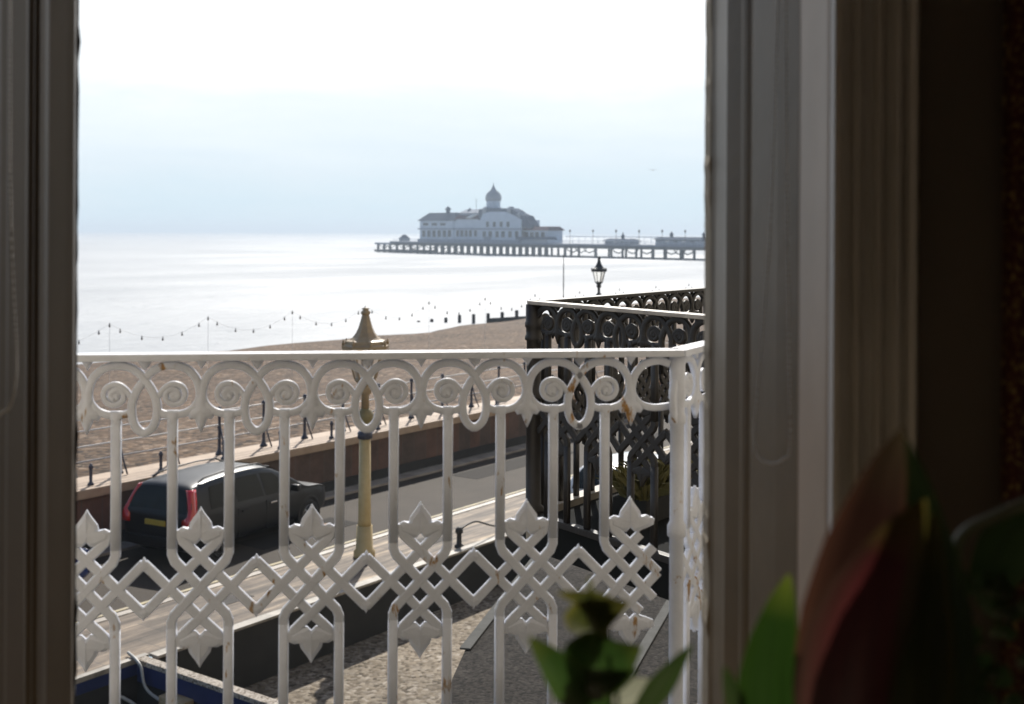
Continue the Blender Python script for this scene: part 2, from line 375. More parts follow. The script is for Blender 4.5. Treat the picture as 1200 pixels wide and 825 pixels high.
cloudy = mixc(nt, fac, sky.outputs[0], veil)
nt.links.new(cloudy, bg.inputs['Color']); bg.inputs['Strength'].default_value = 0.1

sl = bpy.data.lights.new('sun', 'SUN'); sl.energy = 5.0; sl.angle = R(0.5); sl.color = (1.0, 0.95, 0.87)
so = bpy.data.objects.new('sun', sl); COL.objects.link(so)
sd = Vector((math.sin(R(SUN_AZ)) * math.cos(R(SUN_EL)), math.cos(R(SUN_AZ)) * math.cos(R(SUN_EL)), math.sin(R(SUN_EL))))
so.rotation_euler = sd.to_track_quat('Z', 'Y').to_euler(); so.location = (0, 30, 60)

cd = bpy.data.cameras.new('camera'); cam = bpy.data.objects.new('camera', cd); COL.objects.link(cam)
cd.sensor_width = 36; cd.lens = 36 * F / 1200; cd.shift_y = -(412.5 - PY) / 1200.0; cd.clip_start = 0.05; cd.clip_end = 20000
cam.matrix_world = Matrix.Translation(CAM) @ (Matrix.Rotation(R(90), 4, 'X') @ Matrix.Rotation(ROLL, 4, 'Z'))
cd.dof.use_dof = True; cd.dof.focus_distance = 5.2; cd.dof.aperture_fstop = 4.6
scene.camera = cam
scene.view_settings.view_transform = 'Standard'; scene.view_settings.look = 'None'
scene.view_settings.exposure = 0.2; scene.view_settings.gamma = 1.0
scene.cycles.use_denoising = True; scene.cycles.max_bounces = 10; scene.cycles.diffuse_bounces = 6
scene.cycles.sample_clamp_indirect = 6.0; scene.cycles.caustics_reflective = False; scene.cycles.caustics_refractive = False

# ------------------------------------------------------------------ setting: sea, beach, promenade, road
SEA_Z = -3.0
bm = bmesh.new()
pts = [st(-3500, 52, SEA_Z), st(5000, 52, SEA_Z), st(5000, 5000, SEA_Z), st(-3500, 5000, SEA_Z)]
bm.faces.new([bm.verts.new(p) for p in pts])
struct(obj('sea', bm, M_sea))

def sheet(name, s0, s1, prof, mat, ds=None, wob=None, smooth=True):
    """a strip along the street: prof = list of (offset, z)"""
    bm = bmesh.new(); ns = 2 if ds is None else max(2, int((s1 - s0) / ds))
    rows = []
    for i in range(ns + 1):
        s = s0 + (s1 - s0) * i / ns
        rows.append([bm.verts.new(st(s, o, z + (wob(s, o) if wob else 0))) for o, z in prof])
    for i in range(ns):
        for k in range(len(prof) - 1):
            bm.faces.new((rows[i][k], rows[i+1][k], rows[i+1][k+1], rows[i][k+1]))
    return struct(obj(name, bm, mat, smooth=smooth))
def wob(s, o):
    k = min(1.0, max(0.0, (o - 22) / 12.0))
    return k * (0.16 * math.sin(s * 0.11 + o * 0.05) + 0.10 * math.sin(s * 0.31 + o * 0.17) + 0.05 * math.sin(s * 0.9 - o * 0.6)
                + (0.9 * math.exp(-((s - 118) / 22.0) ** 2) * math.exp(-((o - 62) / 10.0) ** 2)))
sheet('beach', -60, 620, [(20.35, 0.95), (22, 0.98), (25, 0.9), (29, 0.7), (33, 0.45), (37, 0.15), (41, -0.1), (45, -0.35), (49, -0.6), (53, -1.0), (57, -1.5), (61, -2.05),
      (64, -2.45), (67, -2.85), (70, -3.2), (75, -3.7), (82, -4.3)], M_beach, ds=2.5, wob=wob)
sheet('road', -60, 400, [(15.6, 0.0), (19.35, 0.004)], M_road)
sheet('pavement', -60, 400, [(13.75, 0.11), (15.47, 0.11)], M_pave)
MSX = Matrix(((D.x, N.x, 0, 0), (D.y, N.y, 0, 0), (0, 0, 1, 0), (0, 0, 0, 1)))
M_patch = simple('dark_asphalt_patch', (0.024, 0.02, 0.017), (0.018, 0.015, 0.013), 8, 0.85, spec=0.2)
def strip(name, s0, s1, o0, o1, z0, z1, mat, struct_=True, bev=0.01):
    bm = bmesh.new()
    M = Matrix((( D.x, N.x, 0, 0), (D.y, N.y, 0, 0), (0, 0, 1, 0), (0, 0, 0, 1)))
    box(bm, s0, s1, o0, o1, z0, z1, bev, M)
    o = obj(name, bm, mat)
    return struct(o) if struct_ else o
strip('kerb', -60, 400, 15.472, 15.62, -0.3, 0.125, M_kerb)
strip('road_marking', -60, 400, 15.78, 15.86, 0.001, 0.008, M_yellow, bev=0)
strip('road_marking', -60, 400, 15.98, 16.06, 0.001, 0.008, M_yellow, bev=0)
strip('gutter', -60, 400, 18.9, 19.352, 0.005, 0.06, M_kerb)
# wide low ground under everything on the land side
bm = bmesh.new(); bm.faces.new([bm.verts.new(p) for p in (st(-400, -300, -2.8), st(620, -300, -2.8), st(620, 20, -2.8), st(-400, 20, -2.8))])
struct(obj('ground', bm, M_yard))
bm = bmesh.new(); bm.faces.new([bm.verts.new(p) for p in (st(10.45, 0, -0.8), st(19.2, 0, -0.8), st(19.2, 13.6, -0.8), st(10.45, 13.6, -0.8))])
struct(obj('forecourt', bm, M_gravel))

bm = bmesh.new()
for s_, o_ in ((12.6, 14.6), (17.3, 14.35), (24.5, 14.7)): box(bm, s_, s_ + 0.6, o_, o_ + 0.45, 0.111, 0.116, 0, MSX)
struct(obj('pavement_cover', bm, M_groyne))
bm = bmesh.new()
for s_, w_, o_ in ((15.5, 2.6, 16.9), (23, 4.5, 17.6), (30, 3, 16.6)): box(bm, s_, s_ + w_, o_, o_ + 0.8, 0.002, 0.0065, 0, MSX)
struct(obj('road_patch', bm, M_patch))
# sea wall
wl = thing('sea_wall', 'dark red brown promenade wall with pale tan coping beyond the road', 'wall', st(0, 19.6, 0), math.atan2(D.y, D.x))
bm = bmesh.new(); box(bm, -60, 400, -0.24, 0.6, -0.4, 1.02); obj('wall_face', bm, M_seawall, wl)
bm = bmesh.new(); box(bm, -60, 400, -0.32, 0.75, 1.022, 1.2, 0.03); obj('coping', bm, M_coping, wl)
bm = bmesh.new(); box(bm, -60, 400, -0.27, -0.242, -0.3, 0.28); obj('plinth', bm, M_darkwall, wl)

# promenade railing
pr = thing('promenade_railing', 'dark blue railing with three rails along the promenade coping above the beach', 'railing', st(0, 20.05, 1.2), math.atan2(D.y, D.x))
for z in (0.35, 0.64, 0.94):
    bm = bmesh.new(); tube(bm, [(x, 0, z) for x in (-10, 20, 60, 120)], 0.017, 6); obj('rail', bm, M_railgrey if z < 0.5 else M_pale, pr, True)  # rails paler than the posts: sunlit highlights painted into their colour
bm = bmesh.new(); lathe(bm, [(0.085, 0), (0.085, 0.03), (0.05, 0.07), (0.036, 0.14), (0.032, 0.55), (0.045, 0.58), (0.032, 0.61), (0.03, 0.92), (0.05, 0.95), (0.05, 0.99), (0.02, 1.03)], 10)
tube(bm, [(0, -0.02, 0.6), (0, -0.12, 0.3), (0, -0.26, 0.02)], 0.018, 6)
post = obj('post', bm, M_railblue, pr, True)
s_post = to_st(at_z(210.5, 545, 1.2))[0]
for i in range(-6, 60):
    p = post if i == -6 else post.copy()
    if i != -6: COL.objects.link(p); p.parent = pr
    p.location = (s_post + i * 1.26, 0, 0)
bm = bmesh.new(); lathe(bm, [(0.06, 0), (0.06, 0.03), (0.03, 0.06), (0.03, 0.3), (0.05, 0.34), (0.03, 0.38), (0.01, 0.41)], 8)
bp = obj('stub_post', bm, M_railblue, pr, True)
for i in range(-5, 36):
    p = bp if i == -5 else bp.copy()
    if i != -5: COL.objects.link(p); p.parent = pr
    p.location = (s_post + 0.95 + i * 1.6, -0.5, 0)

# groyne
def word(i): return ['first', 'second', 'third', 'fourth', 'fifth', 'sixth', 'seventh', 'eighth', 'ninth'][i]
gpx = [(490.5, 378.5, 2.8), (506, 378.5, 4.8), (522.5, 379, 7), (538.5, 376, 7), (555, 375, 7), (572, 375, 8), (588.5, 373.5, 8), (605.5, 372, 8.5)]
gps = []
for i, (x, y, h) in enumerate(gpx):
    z = SEA_Z - 0.1 if i < 3 else -3.0 + 0.16 * (i - 2)
    p = at_z(x, y, z); hm = h / F * p.y
    bm = bmesh.new(); lathe(bm, [(0.17, -1.2), (0.17, hm - 0.05), (0.13, hm)], 8)
    o = obj('groyne_post', bm, M_groyne, None, True, loc=p)
    tag(o, '%s dark timber groyne post counted from the seaward end, %s' % (word(i), 'standing in the water' if i < 3 else 'beside the shingle'), 'groyne post', 'groyne posts running into the sea')
    gps.append(p)
gw = bmesh.new()
a = gps[5]; b_ = at_z(650, 374, -2.2)
d_ = (b_ - a); d_.z = 0; n_ = Vector((-d_.y, d_.x, 0)).normalized() * 0.1
vs = [(a + n_, -3.6, -2.35), (a - n_, -3.6, -2.35), (b_ - n_, -3.6, -1.75), (b_ + n_, -3.6, -1.75)]
lo = [gw.verts.new((p.x, p.y, z0)) for p, z0, z1 in vs]; hi = [gw.verts.new((p.x, p.y, z1)) for p, z0, z1 in vs]
gw.faces.new(lo); gw.faces.new(hi)
for i in range(4): gw.faces.new((lo[i], lo[(i+1) % 4], hi[(i+1) % 4], hi[i]))
tag(obj('groyne_planking', gw, M_groyne), 'low dark plank barrier of the groyne linking the landward posts', 'groyne')

# festoon lights along the promenade
FO = 24.0; FZ = 6.0 - 0.0915 * FO
fs = thing('festoon_lights', 'thin string of small festoon bulbs swagged against the bright sea', 'string lights', st(0, FO, 0.9))
sp0 = 0.716 * FO; dsp = 0.1215 * FO
cb = bmesh.new(); org = st(0, FO, 0.9); k0, k1 = -2, 11
bulb0 = None
def fpt(k, t):
    z = FZ - 4 * 0.42 * t * (1 - t)
    return st(sp0 + (k + t) * dsp, FO, z) - org
for k in range(k0, k1):
    tube(cb, [fpt(k, t / 8) for t in range(9)], 0.0025, 4)
    for t in (0.0, 0.1, 0.31, 0.52, 0.72, 0.9):
        p = fpt(k, t)
        if bulb0 is None:
            bm = bmesh.new(); lathe(bm, [(0.012, 0.02), (0.013, -0.02), (0.023, -0.04), (0.026, -0.06), (0.016, -0.08), (0.005, -0.085)], 8)
            bulb0 = obj('bulb', bm, M_bulb, fs, True); bb = bulb0
        else:
            bb = bulb0.copy(); COL.objects.link(bb); bb.parent = fs
        bb.location = p
obj('cable', cb, M_pale, fs)
pole0 = None
for k in range(k0, k1 + 1):
    p = fpt(k, 0)
    if pole0 is None:
        bm = bmesh.new(); lathe(bm, [(0.004, -0.15), (0.004, p.z)], 6); pole0 = obj('pole', bm, M_pale, fs, True); q = pole0
    else:
        q = pole0.copy(); COL.objects.link(q); q.parent = fs
    q.location = (p.x, p.y, 0)

# ------------------------------------------------------------------ lamps
def make_lamp(p, label, dark):
    t = thing('street_lamp', label, 'street lamp', p, R(20), 'seafront street lamps')
    mc = M_lampblack if dark else M_cream; mr = M_lampblack if dark else M_lampdark; mo = M_lampblack if dark else M_olive
    bm = bmesh.new(); lathe(bm, [(0.2, -0.05), (0.2, 0.1), (0.16, 0.14), (0.145, 0.58)], 12); obj('base', bm, mc, t, True)
    bm = bmesh.new(); lathe(bm, [(0.125, 0.56), (0.118, 0.7), (0.105, 2.2)], 14); obj('column', bm, mc, t, True)
    bm = bmesh.new(); lathe(bm, [(0.11, 2.2), (0.14, 2.22), (0.14, 2.32), (0.11, 2.35)], 14); obj('collar', bm, M_railblue, t, True)
    bm = bmesh.new(); lathe(bm, [(0.07, 2.35), (0.12, 2.44), (0.16, 2.56), (0.16, 2.66), (0.11, 2.74), (0.07, 2.78)], 14); obj('bulbous_neck', bm, mo, t, True)
    bm = bmesh.new(); lathe(bm, [(0.075, 2.78), (0.07, 3.02), (0.11, 3.05), (0.13, 3.12), (0.13, 3.16), (0.10, 3.2), (0.17, 3.27), (0.2, 3.3), (0.2, 3.34)], 14); obj('stem', bm, mr, t, True)
    bm = bmesh.new(); lathe(bm, [(0.19, 3.342), (0.33, 3.86)], 8, cap=False); obj('glass', bm, M_lampglass, t)
    bm = bmesh.new()
    for k in range(8):
        a = 2 * math.pi * k / 8
        tube(bm, [(0.195 * math.cos(a), 0.195 * math.sin(a), 3.33), (0.336 * math.cos(a), 0.336 * math.sin(a), 3.87)], 0.018, 6)
    obj('glazing_bar', bm, mr, t)
    bm = bmesh.new(); lathe(bm, [(0.34, 3.862), (0.43, 3.88), (0.44, 3.95), (0.38, 3.985), (0.37, 4.04), (0.30, 4.06), (0.235, 4.11), (0.175, 4.19), (0.13, 4.29), (0.098, 4.4), (0.075, 4.49), (0.06, 4.54)], 8)
    obj('roof', bm, mr, t)
    bm = bmesh.new(); lathe(bm, [(0.05, 4.5), (0.09, 4.55), (0.09, 4.58), (0.05, 4.61), (0.075, 4.64), (0.02, 4.66)], 10); obj('finial', bm, mr, t, True)
    for k in range(8):
        a = 2 * math.pi * k / 8; bm = bmesh.new()
        lathe(bm, [(0.02, 3.95), (0.03, 4.0), (0.005, 4.07)], 6, (0.41 * math.cos(a), 0.41 * math.sin(a), 0)); obj('roof_crest', bm, mr, t)
    return t
lp = at_z(427, 652, 0.11)
make_lamp(lp, 'cream column street lamp with brown spired lantern roof beside the road', False).scale.z = 0.968
y2 = 62.0; q = at_y(702, 300, y2); 
l2 = make_lamp((q.x, q.y, q.z - 4.68), 'small distant black lantern lamp standing above the dark balcony rail', True)
q = at_y(660.5, 299, 55.0)
bm = bmesh.new(); lathe(bm, [(0.05, 0.0), (0.032, 2.0), (0.02, q.z + 0.6)], 8)
tag(obj('slender_pole', bm, M_groyne, None, True, loc=(q.x, q.y, -0.6)), 'slender bare pole against the sea left of the distant lantern', 'pole')

# ------------------------------------------------------------------ cars
def sect(kind):
    """body stations: x (0 rear .. L front), half width, belt z, roof z, bottom z"""
    if kind == 'estate':
        return 4.7, [(0.0, .82, .98, 1.02, .40), (0.05, .88, 1.02, 1.08, .30), (0.12, .91, 1.04, 1.32, .26), (0.20, .92, 1.05, 1.54, .24), (0.28, .92, 1.05, 1.64, .24), (0.9, .93, 1.05, 1.70, .24),
            (1.7, .93, 1.03, 1.73, .24), (2.3, .93, 1.01, 1.71, .24), (2.75, .93, .99, 1.62, .24), (3.1, .93, .98, 1.42, .24), (3.42, .92, .97, 1.20, .24), (3.6, .92, .96, 1.06, .24), (3.75, .91, .95, 1.0, .24),
            (4.2, .88, .90, .955, .24), (4.5, .82, .82, .87, .26), (4.65, .72, .70, .76, .30), (4.7, .62, .60, .66, .36)]
    return 4.0, [(0.0, .72, .86, .90, .40), (0.05, .78, .92, .98, .30), (0.2, .82, .94, 1.2, .26), (0.42, .84, .95, 1.38, .24), (0.8, .85, .95, 1.45, .24),
            (1.4, .85, .94, 1.48, .24), (2.0, .85, .92, 1.45, .24), (2.4, .85, .91, 1.33, .24), (2.75, .85, .90, 1.1, .24), (3.0, .84, .89, .95, .24), (3.5, .81, .85, .89, .24), (3.8, .76, .76, .8, .26), (3.95, .66, .66, .7, .3), (4.0, .58, .58, .62, .36)]
def lerp_sect(S, x):
    for a, b in zip(S, S[1:]):
        if x <= b[0]:
            t = (x - a[0]) / (b[0] - a[0]); return [a[k] + (b[k] - a[k]) * t for k in range(5)]
    return list(S[-1])
def ring(S, x):
    _, w, belt, roof, bot = lerp_sect(S, x)
    h = roof - belt; k = min(1.0, h / 0.5)
    tw = w - 0.25 * k * (h / 0.68) - 0.02
    half = [(w * 0.80, bot), (w * 0.97, bot + 0.06), (w, bot + 0.26), (w, (bot + belt) / 2 + .1), (w * 0.985, belt - 0.06), (w * 0.965, belt),
            (w * .965 + (tw - w * .965) * 0.5, belt + h * 0.48), (tw, belt + h * 0.86), (tw - 0.06, belt + h * 0.95), (tw * 0.55, belt + h * 0.995 + 0.0), (0, roof)]
    return half
def make_car(kind, paint, label, p, heading, tail=True):
    L, S = sect(kind)
    t = thing('parked_car', label, 'car', p, heading, 'cars parked along the seafront road')
    bm = bmesh.new(); xs = []
    for a, b in zip(S, S[1:]):
        n = 2 if b[0] - a[0] > 0.2 else 1
        xs += [a[0] + (b[0] - a[0]) * i / n for i in range(n)]
    xs.append(L); rows = []
    for x in xs:
        h = ring(S, x); full = h + [(-a, b) for a, b in h[-2::-1]]
        rows.append([bm.verts.new((x, y, z)) for y, z in full])
    m = len(rows[0])
    for i in range(len(rows) - 1):
        for k in range(m - 1): bm.faces.new((rows[i][k], rows[i+1][k], rows[i+1][k+1], rows[i][k+1]))
        bm.faces.new((rows[i][m-1], rows[i+1][m-1], rows[i+1][0], rows[i][0]))
    bm.faces.new(rows[0]); bm.faces.new(rows[-1][::-1])
    body = obj('body', bm, paint, t, True)
    md = body.modifiers.new('sub', 'SUBSURF'); md.levels = 1; md.render_levels = 2
    hb = [x for x, *r in S if r[2] - r[1] > 0.3]
    def side_pt(x, f, s):      # f 0 belt .. 1 near roof edge, on the side glass plane
        r = ring(S, x); a, b, c = r[5], r[6], r[7]
        y, z = (a[0] + (b[0]-a[0])*f*2, a[1] + (b[1]-a[1])*f*2) if f < .5 else (b[0] + (c[0]-b[0])*(f*2-1), b[1] + (c[1]-b[1])*(f*2-1))
        return Vector((x, s * (y + 0.006), z))
    def side_win(x0, x1, s, x1t=None, x0t=None):
        bm = bmesh.new(); rr = []
        for i in range(7):
            row = []
            for j in range(5):
                f = 0.08 + 0.80 * j / 4
                xa = x0 + ((x0t if x0t is not None else x0) - x0) * j / 4; xb = x1 + ((x1t if x1t is not None else x1) - x1) * j / 4
                row.append(bm.verts.new(side_pt(xa + (xb - xa) * i / 6, f, s)))
            rr.append(row)
        for i in range(6):
            for j in range(4): bm.faces.new((rr[i][j], rr[i+1][j], rr[i+1][j+1], rr[i][j+1]))
        return obj('side_window', bm, M_carglass, t, True)
    if kind == 'estate': wins = [(0.62, 1.35, 1.35, 0.72), (1.42, 2.25, 2.22, 1.42), (2.32, 3.32, 2.72, 2.32)]
    else: wins = [(0.5, 1.25, 1.25, 0.62), (1.32, 2.65, 2.1, 1.32)]
    for s in (1, -1):
        for x0, x1, x1t, x0t in wins: side_win(x0, x1, s, x1t, x0t)
    def cross(x0, x1, wf, name):       # glass wrapped over the front/rear slope
        bm = bmesh.new(); rr = []
        for i in range(6):
            x = x0 + (x1 - x0) * i / 5; z = lerp_sect(S, x)[3]; r = ring(S, x); wmax = r[8][0] * wf
            rr.append([bm.verts.new((x + (0.012 if x > L/2 else -0.012), wmax * (j / 3 - 1), z - 0.035 * abs(j / 3 - 1) ** 2.5 + 0.012)) for j in range(7)])
        for i in range(5):
            for j in range(6): bm.faces.new((rr[i][j], rr[i+1][j], rr[i+1][j+1], rr[i][j+1]))
        return obj(name, bm, M_carglass, t, True)
    if kind == 'estate': cross(2.72, 3.55, 0.98, 'windscreen'); cross(0.06, 0.22, 0.92, 'rear_window')
    else: cross(2.38, 2.95, 0.98, 'windscreen'); cross(0.05, 0.38, 0.92, 'rear_window')
    wx = (0.85, L - 0.92)
    for x in wx:
        for s in (1, -1):
            W = lerp_sect(S, x)[1]; rad = 0.33
            M = Matrix.Translation((x, s * (W + 0.004), rad)) @ Matrix.Rotation(R(-90 * s), 4, 'X')
            bm = bmesh.new(); lathe(bm, [(0.40, -0.12), (0.40, 0.004), (0.36, 0.008), (0.32, -0.01)], 28, (0, 0, 0), Matrix.Translation((0, 0, 0.04)) @ M, cap=False); obj('wheel_arch', bm, M_trim, t)
            bm = bmesh.new(); lathe(bm, [(0.2, -0.2), (0.31, -0.2), (rad, -0.17), (rad, -0.03), (0.31, 0.012), (0.23, 0.016), (0.22, -0.01)], 28, (0, 0, 0), M); wh = obj('wheel', bm, M_tyre, t, True)
            bm = bmesh.new(); lathe(bm, [(0.222, 0.0), (0.21, 0.012), (0.2, -0.02), (0.06, -0.015), (0.05, 0.012), (0.0, 0.014)], 24, (0, 0, 0), M, cap=False)
            for k in range(5):
                a = 2 * math.pi * k / 5
                tube(bm, [M @ Vector((0.04 * math.cos(a), 0.04 * math.sin(a), 0.005)), M @ Vector((0.205 * math.cos(a), 0.205 * math.sin(a), 0.004))], 0.024, 6)
            obj('rim', bm, M_rim, wh)
    for s in (1, -1):
        if tail:
            # tall upright lamp on the rear corner, kinked outwards at the foot
            bm = bmesh.new()
            prof = [(0.10, .955, 1.0), (0.04, .955, 1.14), (0.13, .9, 1.28), (0.21, .86, 1.4), (0.33, .80, 1.56)]
            rows = []
            zs = [0.80, 0.88, 0.97, 1.05, 1.15, 1.26, 1.38, 1.50, 1.56]
            for z in zs:
                # rear surface x at this height
                x = 0.0
                for xx in [i * 0.01 for i in range(60)]:
                    if lerp_sect(S, xx)[3] >= z: x = xx; break
                r = ring(S, max(x, 0.06)); yw = r[3][0]
                if z > r[5][1] - 0.02:
                    q = ring(S, x + 0.16)
                    a, b, c = q[5], q[6], q[7]
                    yw = a[0] if z <= a[1] else (a[0] + (b[0]-a[0]) * (z-a[1]) / max(b[1]-a[1], .01) if z <= b[1] else b[0] + (c[0]-b[0]) * min(1, (z-b[1]) / max(c[1]-b[1], .01)))
                wd = 0.20 if z < 1.0 else 0.10
                rows.append([Vector((x - 0.015 + 0.02, s * (yw - wd), z)), Vector((x - 0.02, s * (yw - 0.03), z)), Vector((x + 0.05, s * (yw + 0.012), z)), Vector((x + (0.3 if z < 0.98 else 0.15), s * (yw + 0.014), z))])
            vr = [[bm.verts.new(p) for p in r] for r in rows]
            for i in range(len(vr) - 1):
                for k in range(3): bm.faces.new((vr[i][k], vr[i+1][k], vr[i+1][k+1], vr[i][k+1]))
            o = obj('tail_light', bm, M_red, t, True); sm = o.modifiers.new('sol', 'SOLIDIFY'); sm.thickness = 0.02; sm.offset = 0
            bm = bmesh.new(); tube(bm, [(x, s * (ring(S, x)[8][0] - 0.02), lerp_sect(S, x)[3] + (0.045 if 0.7 < x < 2.6 else -0.01)) for x in (0.55, 0.72, 1.2, 1.8, 2.4, 2.6, 2.75)], 0.018, 8); obj('roof_rail', bm, M_trim, t, True)
        bm = bmesh.new(); xm = 3.12 if kind == 'estate' else 2.5
        box(bm, xm, xm + 0.12, s * 0.90, s * 1.1, 1.0, 1.15, 0.03); obj('wing_mirror', bm, paint, t, True)
        for xh in ((1.5, 2.4) if kind == 'estate' else (1.45,)):
            bm = bmesh.new(); W = lerp_sect(S, xh)[1]; box(bm, xh, xh + 0.2, s * (W - 0.02), s * (W + 0.022), 0.86, 0.9, 0.01); obj('door_handle', bm, M_chrome if xh > 2 else paint, t)
        for xh in ((1.39, 2.29) if kind == 'estate' else (1.29, 2.55)):
            bm = bmesh.new(); W = lerp_sect(S, xh)[1]; box(bm, xh, xh + 0.012, s * (W - 0.02), s * (W + 0.002), 0.32, 0.96); obj('door_seam', bm, M_trim, t)
        bm = bmesh.new(); lathe(bm, [(0.11, 0), (0.1, 0.03), (0.05, 0.05), (0.0, 0.055)], 14, (0, 0, 0), Matrix.Translation((L - 0.17, s * 0.58, 0.68)) @ Matrix.Rotation(R(90), 4, 'Y') @ Matrix.Scale(1.4, 4, (0, 1, 0)), cap=False); obj('headlight', bm, M_lampclear, t, True)
    bm = bmesh.new(); box(bm, -0.03, 0.02, -0.26, 0.26, 0.80, 0.91, 0.006); obj('licence_plate', bm, M_plate, t)
    bm = bmesh.new(); box(bm, -0.07, 0.3, -0.80, 0.80, 0.36, 0.56, 0.04); obj('rear_bumper', bm, M_trim if kind != 'estate' else paint, t)
    bm = bmesh.new(); box(bm, L - 0.14, L + 0.005, -0.45, 0.45, 0.34, 0.52, 0.02); obj('grille', bm, M_trim, t)
    return t
HEAD = math.atan2(D.y, D.x)
rc = at_z(182, 660, 0.0); s_c, o_c = to_st(rc)
print('car st', s_c, o_c)
make_car('estate', M_blackpaint, 'black estate car with roof rails and tall red tail lights beside the sea wall', st(s_c, o_c, 0.01), HEAD + R(8)).scale = (0.9, 0.92, 0.85)
bc = at_z(150, 668, 0.0); sb, ob = to_st(bc)
make_car('hatch', M_bluepaint, 'blue car mostly hidden behind the window frame, bonnet just showing', st(sb - 5.2, ob - 0.1, 0.01), HEAD, False)
make_car('hatch', M_silver, 'white car glimpsed through the black balcony bars', st(19.75, 12.15, 0.0), HEAD, False)

# ------------------------------------------------------------------ front yards below
MS = Matrix(((D.x, N.x, 0, 0), (D.y, N.y, 0, 0), (0, 0, 1, 0), (0, 0, 0, 1)))
ap = at_z(150, 768, 0.12); s_a, o_a = to_st(ap)
en = at_z(440, 829, 0.12); s_e, o_e = to_st(en)
print('apex', s_a, o_a, 'end', s_e, o_e)
rw = thing('retaining_wall', 'dark retaining wall with thin pale edge below the pavement', 'wall', (0, 0, 0))
bm = bmesh.new(); box(bm, s_a + 0.25, 19.5, 13.62, 13.74, -2.8, 0.09, 0, MS); obj('wall_face', bm, M_darkwall, rw)
bm = bmesh.new(); box(bm, s_a + 0.2, 19.5, 13.56, 13.745, 0.092, 0.135, 0.008, MS); obj('coping', bm, M_palestone, rw)
bm = bmesh.new(); box(bm, 19.2, 19.45, 2, 13.6, -2.8, 0.0, 0, MS); obj('wall_return', bm, M_darkwall, rw)
yw = thing('yard_wall', 'navy painted yard wall with pebbled pale coping meeting at a corner', 'wall', (0, 0, 0))
bm = bmesh.new(); box(bm, s_a - 30, s_a, o_a - 0.05, 13.74, -0.10, 0.05, 0, MS); box(bm, s_a - 0.001, s_a + 0.2, 2.0, o_a - 0.052, -0.19, 0.05, 0, MS)
obj('painted_band', bm, M_navy, yw)
bm = bmesh.new(); box(bm, s_a - 30, s_a + 0.2, o_a - 0.1, 13.742, 0.052, 0.125, 0.012, MS); obj('pavement_coping', bm, M_palestone, yw)
bm = bmesh.new()
box(bm, s_a - 0.02, s_a + 0.14, 2.0, o_a - 0.102, 0.052, 0.12, 0.012, MS); obj('coping', bm, M_pebblecoping, yw)
bm = bmesh.new(); box(bm, s_a - 30, s_a, o_a + 0.02, 13.74, -2.8, -0.102, 0, MS); box(bm, s_a + 0.03, s_a + 0.2, 2.0, o_a + 0.018, -2.8, -0.192, 0, MS)
obj('lower_wall', bm, M_darkwall, yw)
# cabinet fixed to the yard wall, cables
cp = at_z(238, 812, -0.5); sc_, oc_ = to_st(cp)
mb = thing('meter_cabinet', 'small rust stained cream cabinet on the navy yard wall', 'cabinet', (0, 0, 0))
bm = bmesh.new(); box(bm, s_a - 0.2, s_a - 0.002, o_a - 1.4, o_a - 0.92, -0.85, -0.16, 0.02, MS); obj('case', bm, M_boxyel, mb)
bm = bmesh.new(); box(bm, s_a - 0.215, s_a - 0.203, o_a - 1.35, o_a - 0.97, -0.8, -0.22, 0.004, MS); obj('door', bm, M_boxyel, mb)
def cable(pts, r, m, lab):
    bm = bmesh.new(); tube(bm, catmull(pts, 6), r, 6); tag(obj('cable', bm, m, None, True), lab, 'cable', 'loose cables by the yard wall')
cable([st(s_a - 0.0, o_a, 0.16), st(s_a - 0.1, o_a - 0.4, 0.1), st(s_a - 0.12, o_a - 0.6, -0.2), st(s_a - 0.1, o_a - 1.3, -0.33), st(s_a - 0.1, o_a - 1.9, -0.42)], 0.022, M_hose, 'pale hose draped over the corner of the navy yard wall')
cable([st(s_a - 2.2, o_a - 0.1, -0.5), st(s_a - 1.2, o_a - 0.12, -0.3), st(s_a - 0.35, o_a - 0.2, -0.28), st(s_a - 0.15, o_a - 0.8, -0.6), st(s_a - 0.12, o_a - 1.2, -0.9)], 0.024, M_hose, 'grey pipe arching below the navy band of the yard wall')

# low bollard with a loose cable
bp_ = at_z(538, 641, 0.11)
bm = bmesh.new(); lathe(bm, [(0.09, -0.02), (0.09, 0.03), (0.05, 0.06), (0.045, 0.24), (0.075, 0.27), (0.07, 0.34), (0.02, 0.38)], 10)
tag(obj('bollard', bm, M_trim, None, True, loc=bp_), 'small dark bollard on the pavement edge right of the lamp column', 'bollard')
bm = bmesh.new(); tube(bm, catmull([bp_ + Vector((0.03, 0, 0.34)), bp_ + D * 0.5 + Vector((0, 0, .38)), bp_ + D * 1.2 + Vector((0, 0, .16)), bp_ + D * 2.2 + Vector((0, 0, .14)), bp_ + D * 3.2 + Vector((0, 0, .03))], 6), 0.018, 6)
tag(obj('cable', bm, M_cable, None, True), 'dark cable running from the small bollard over the pavement', 'cable')

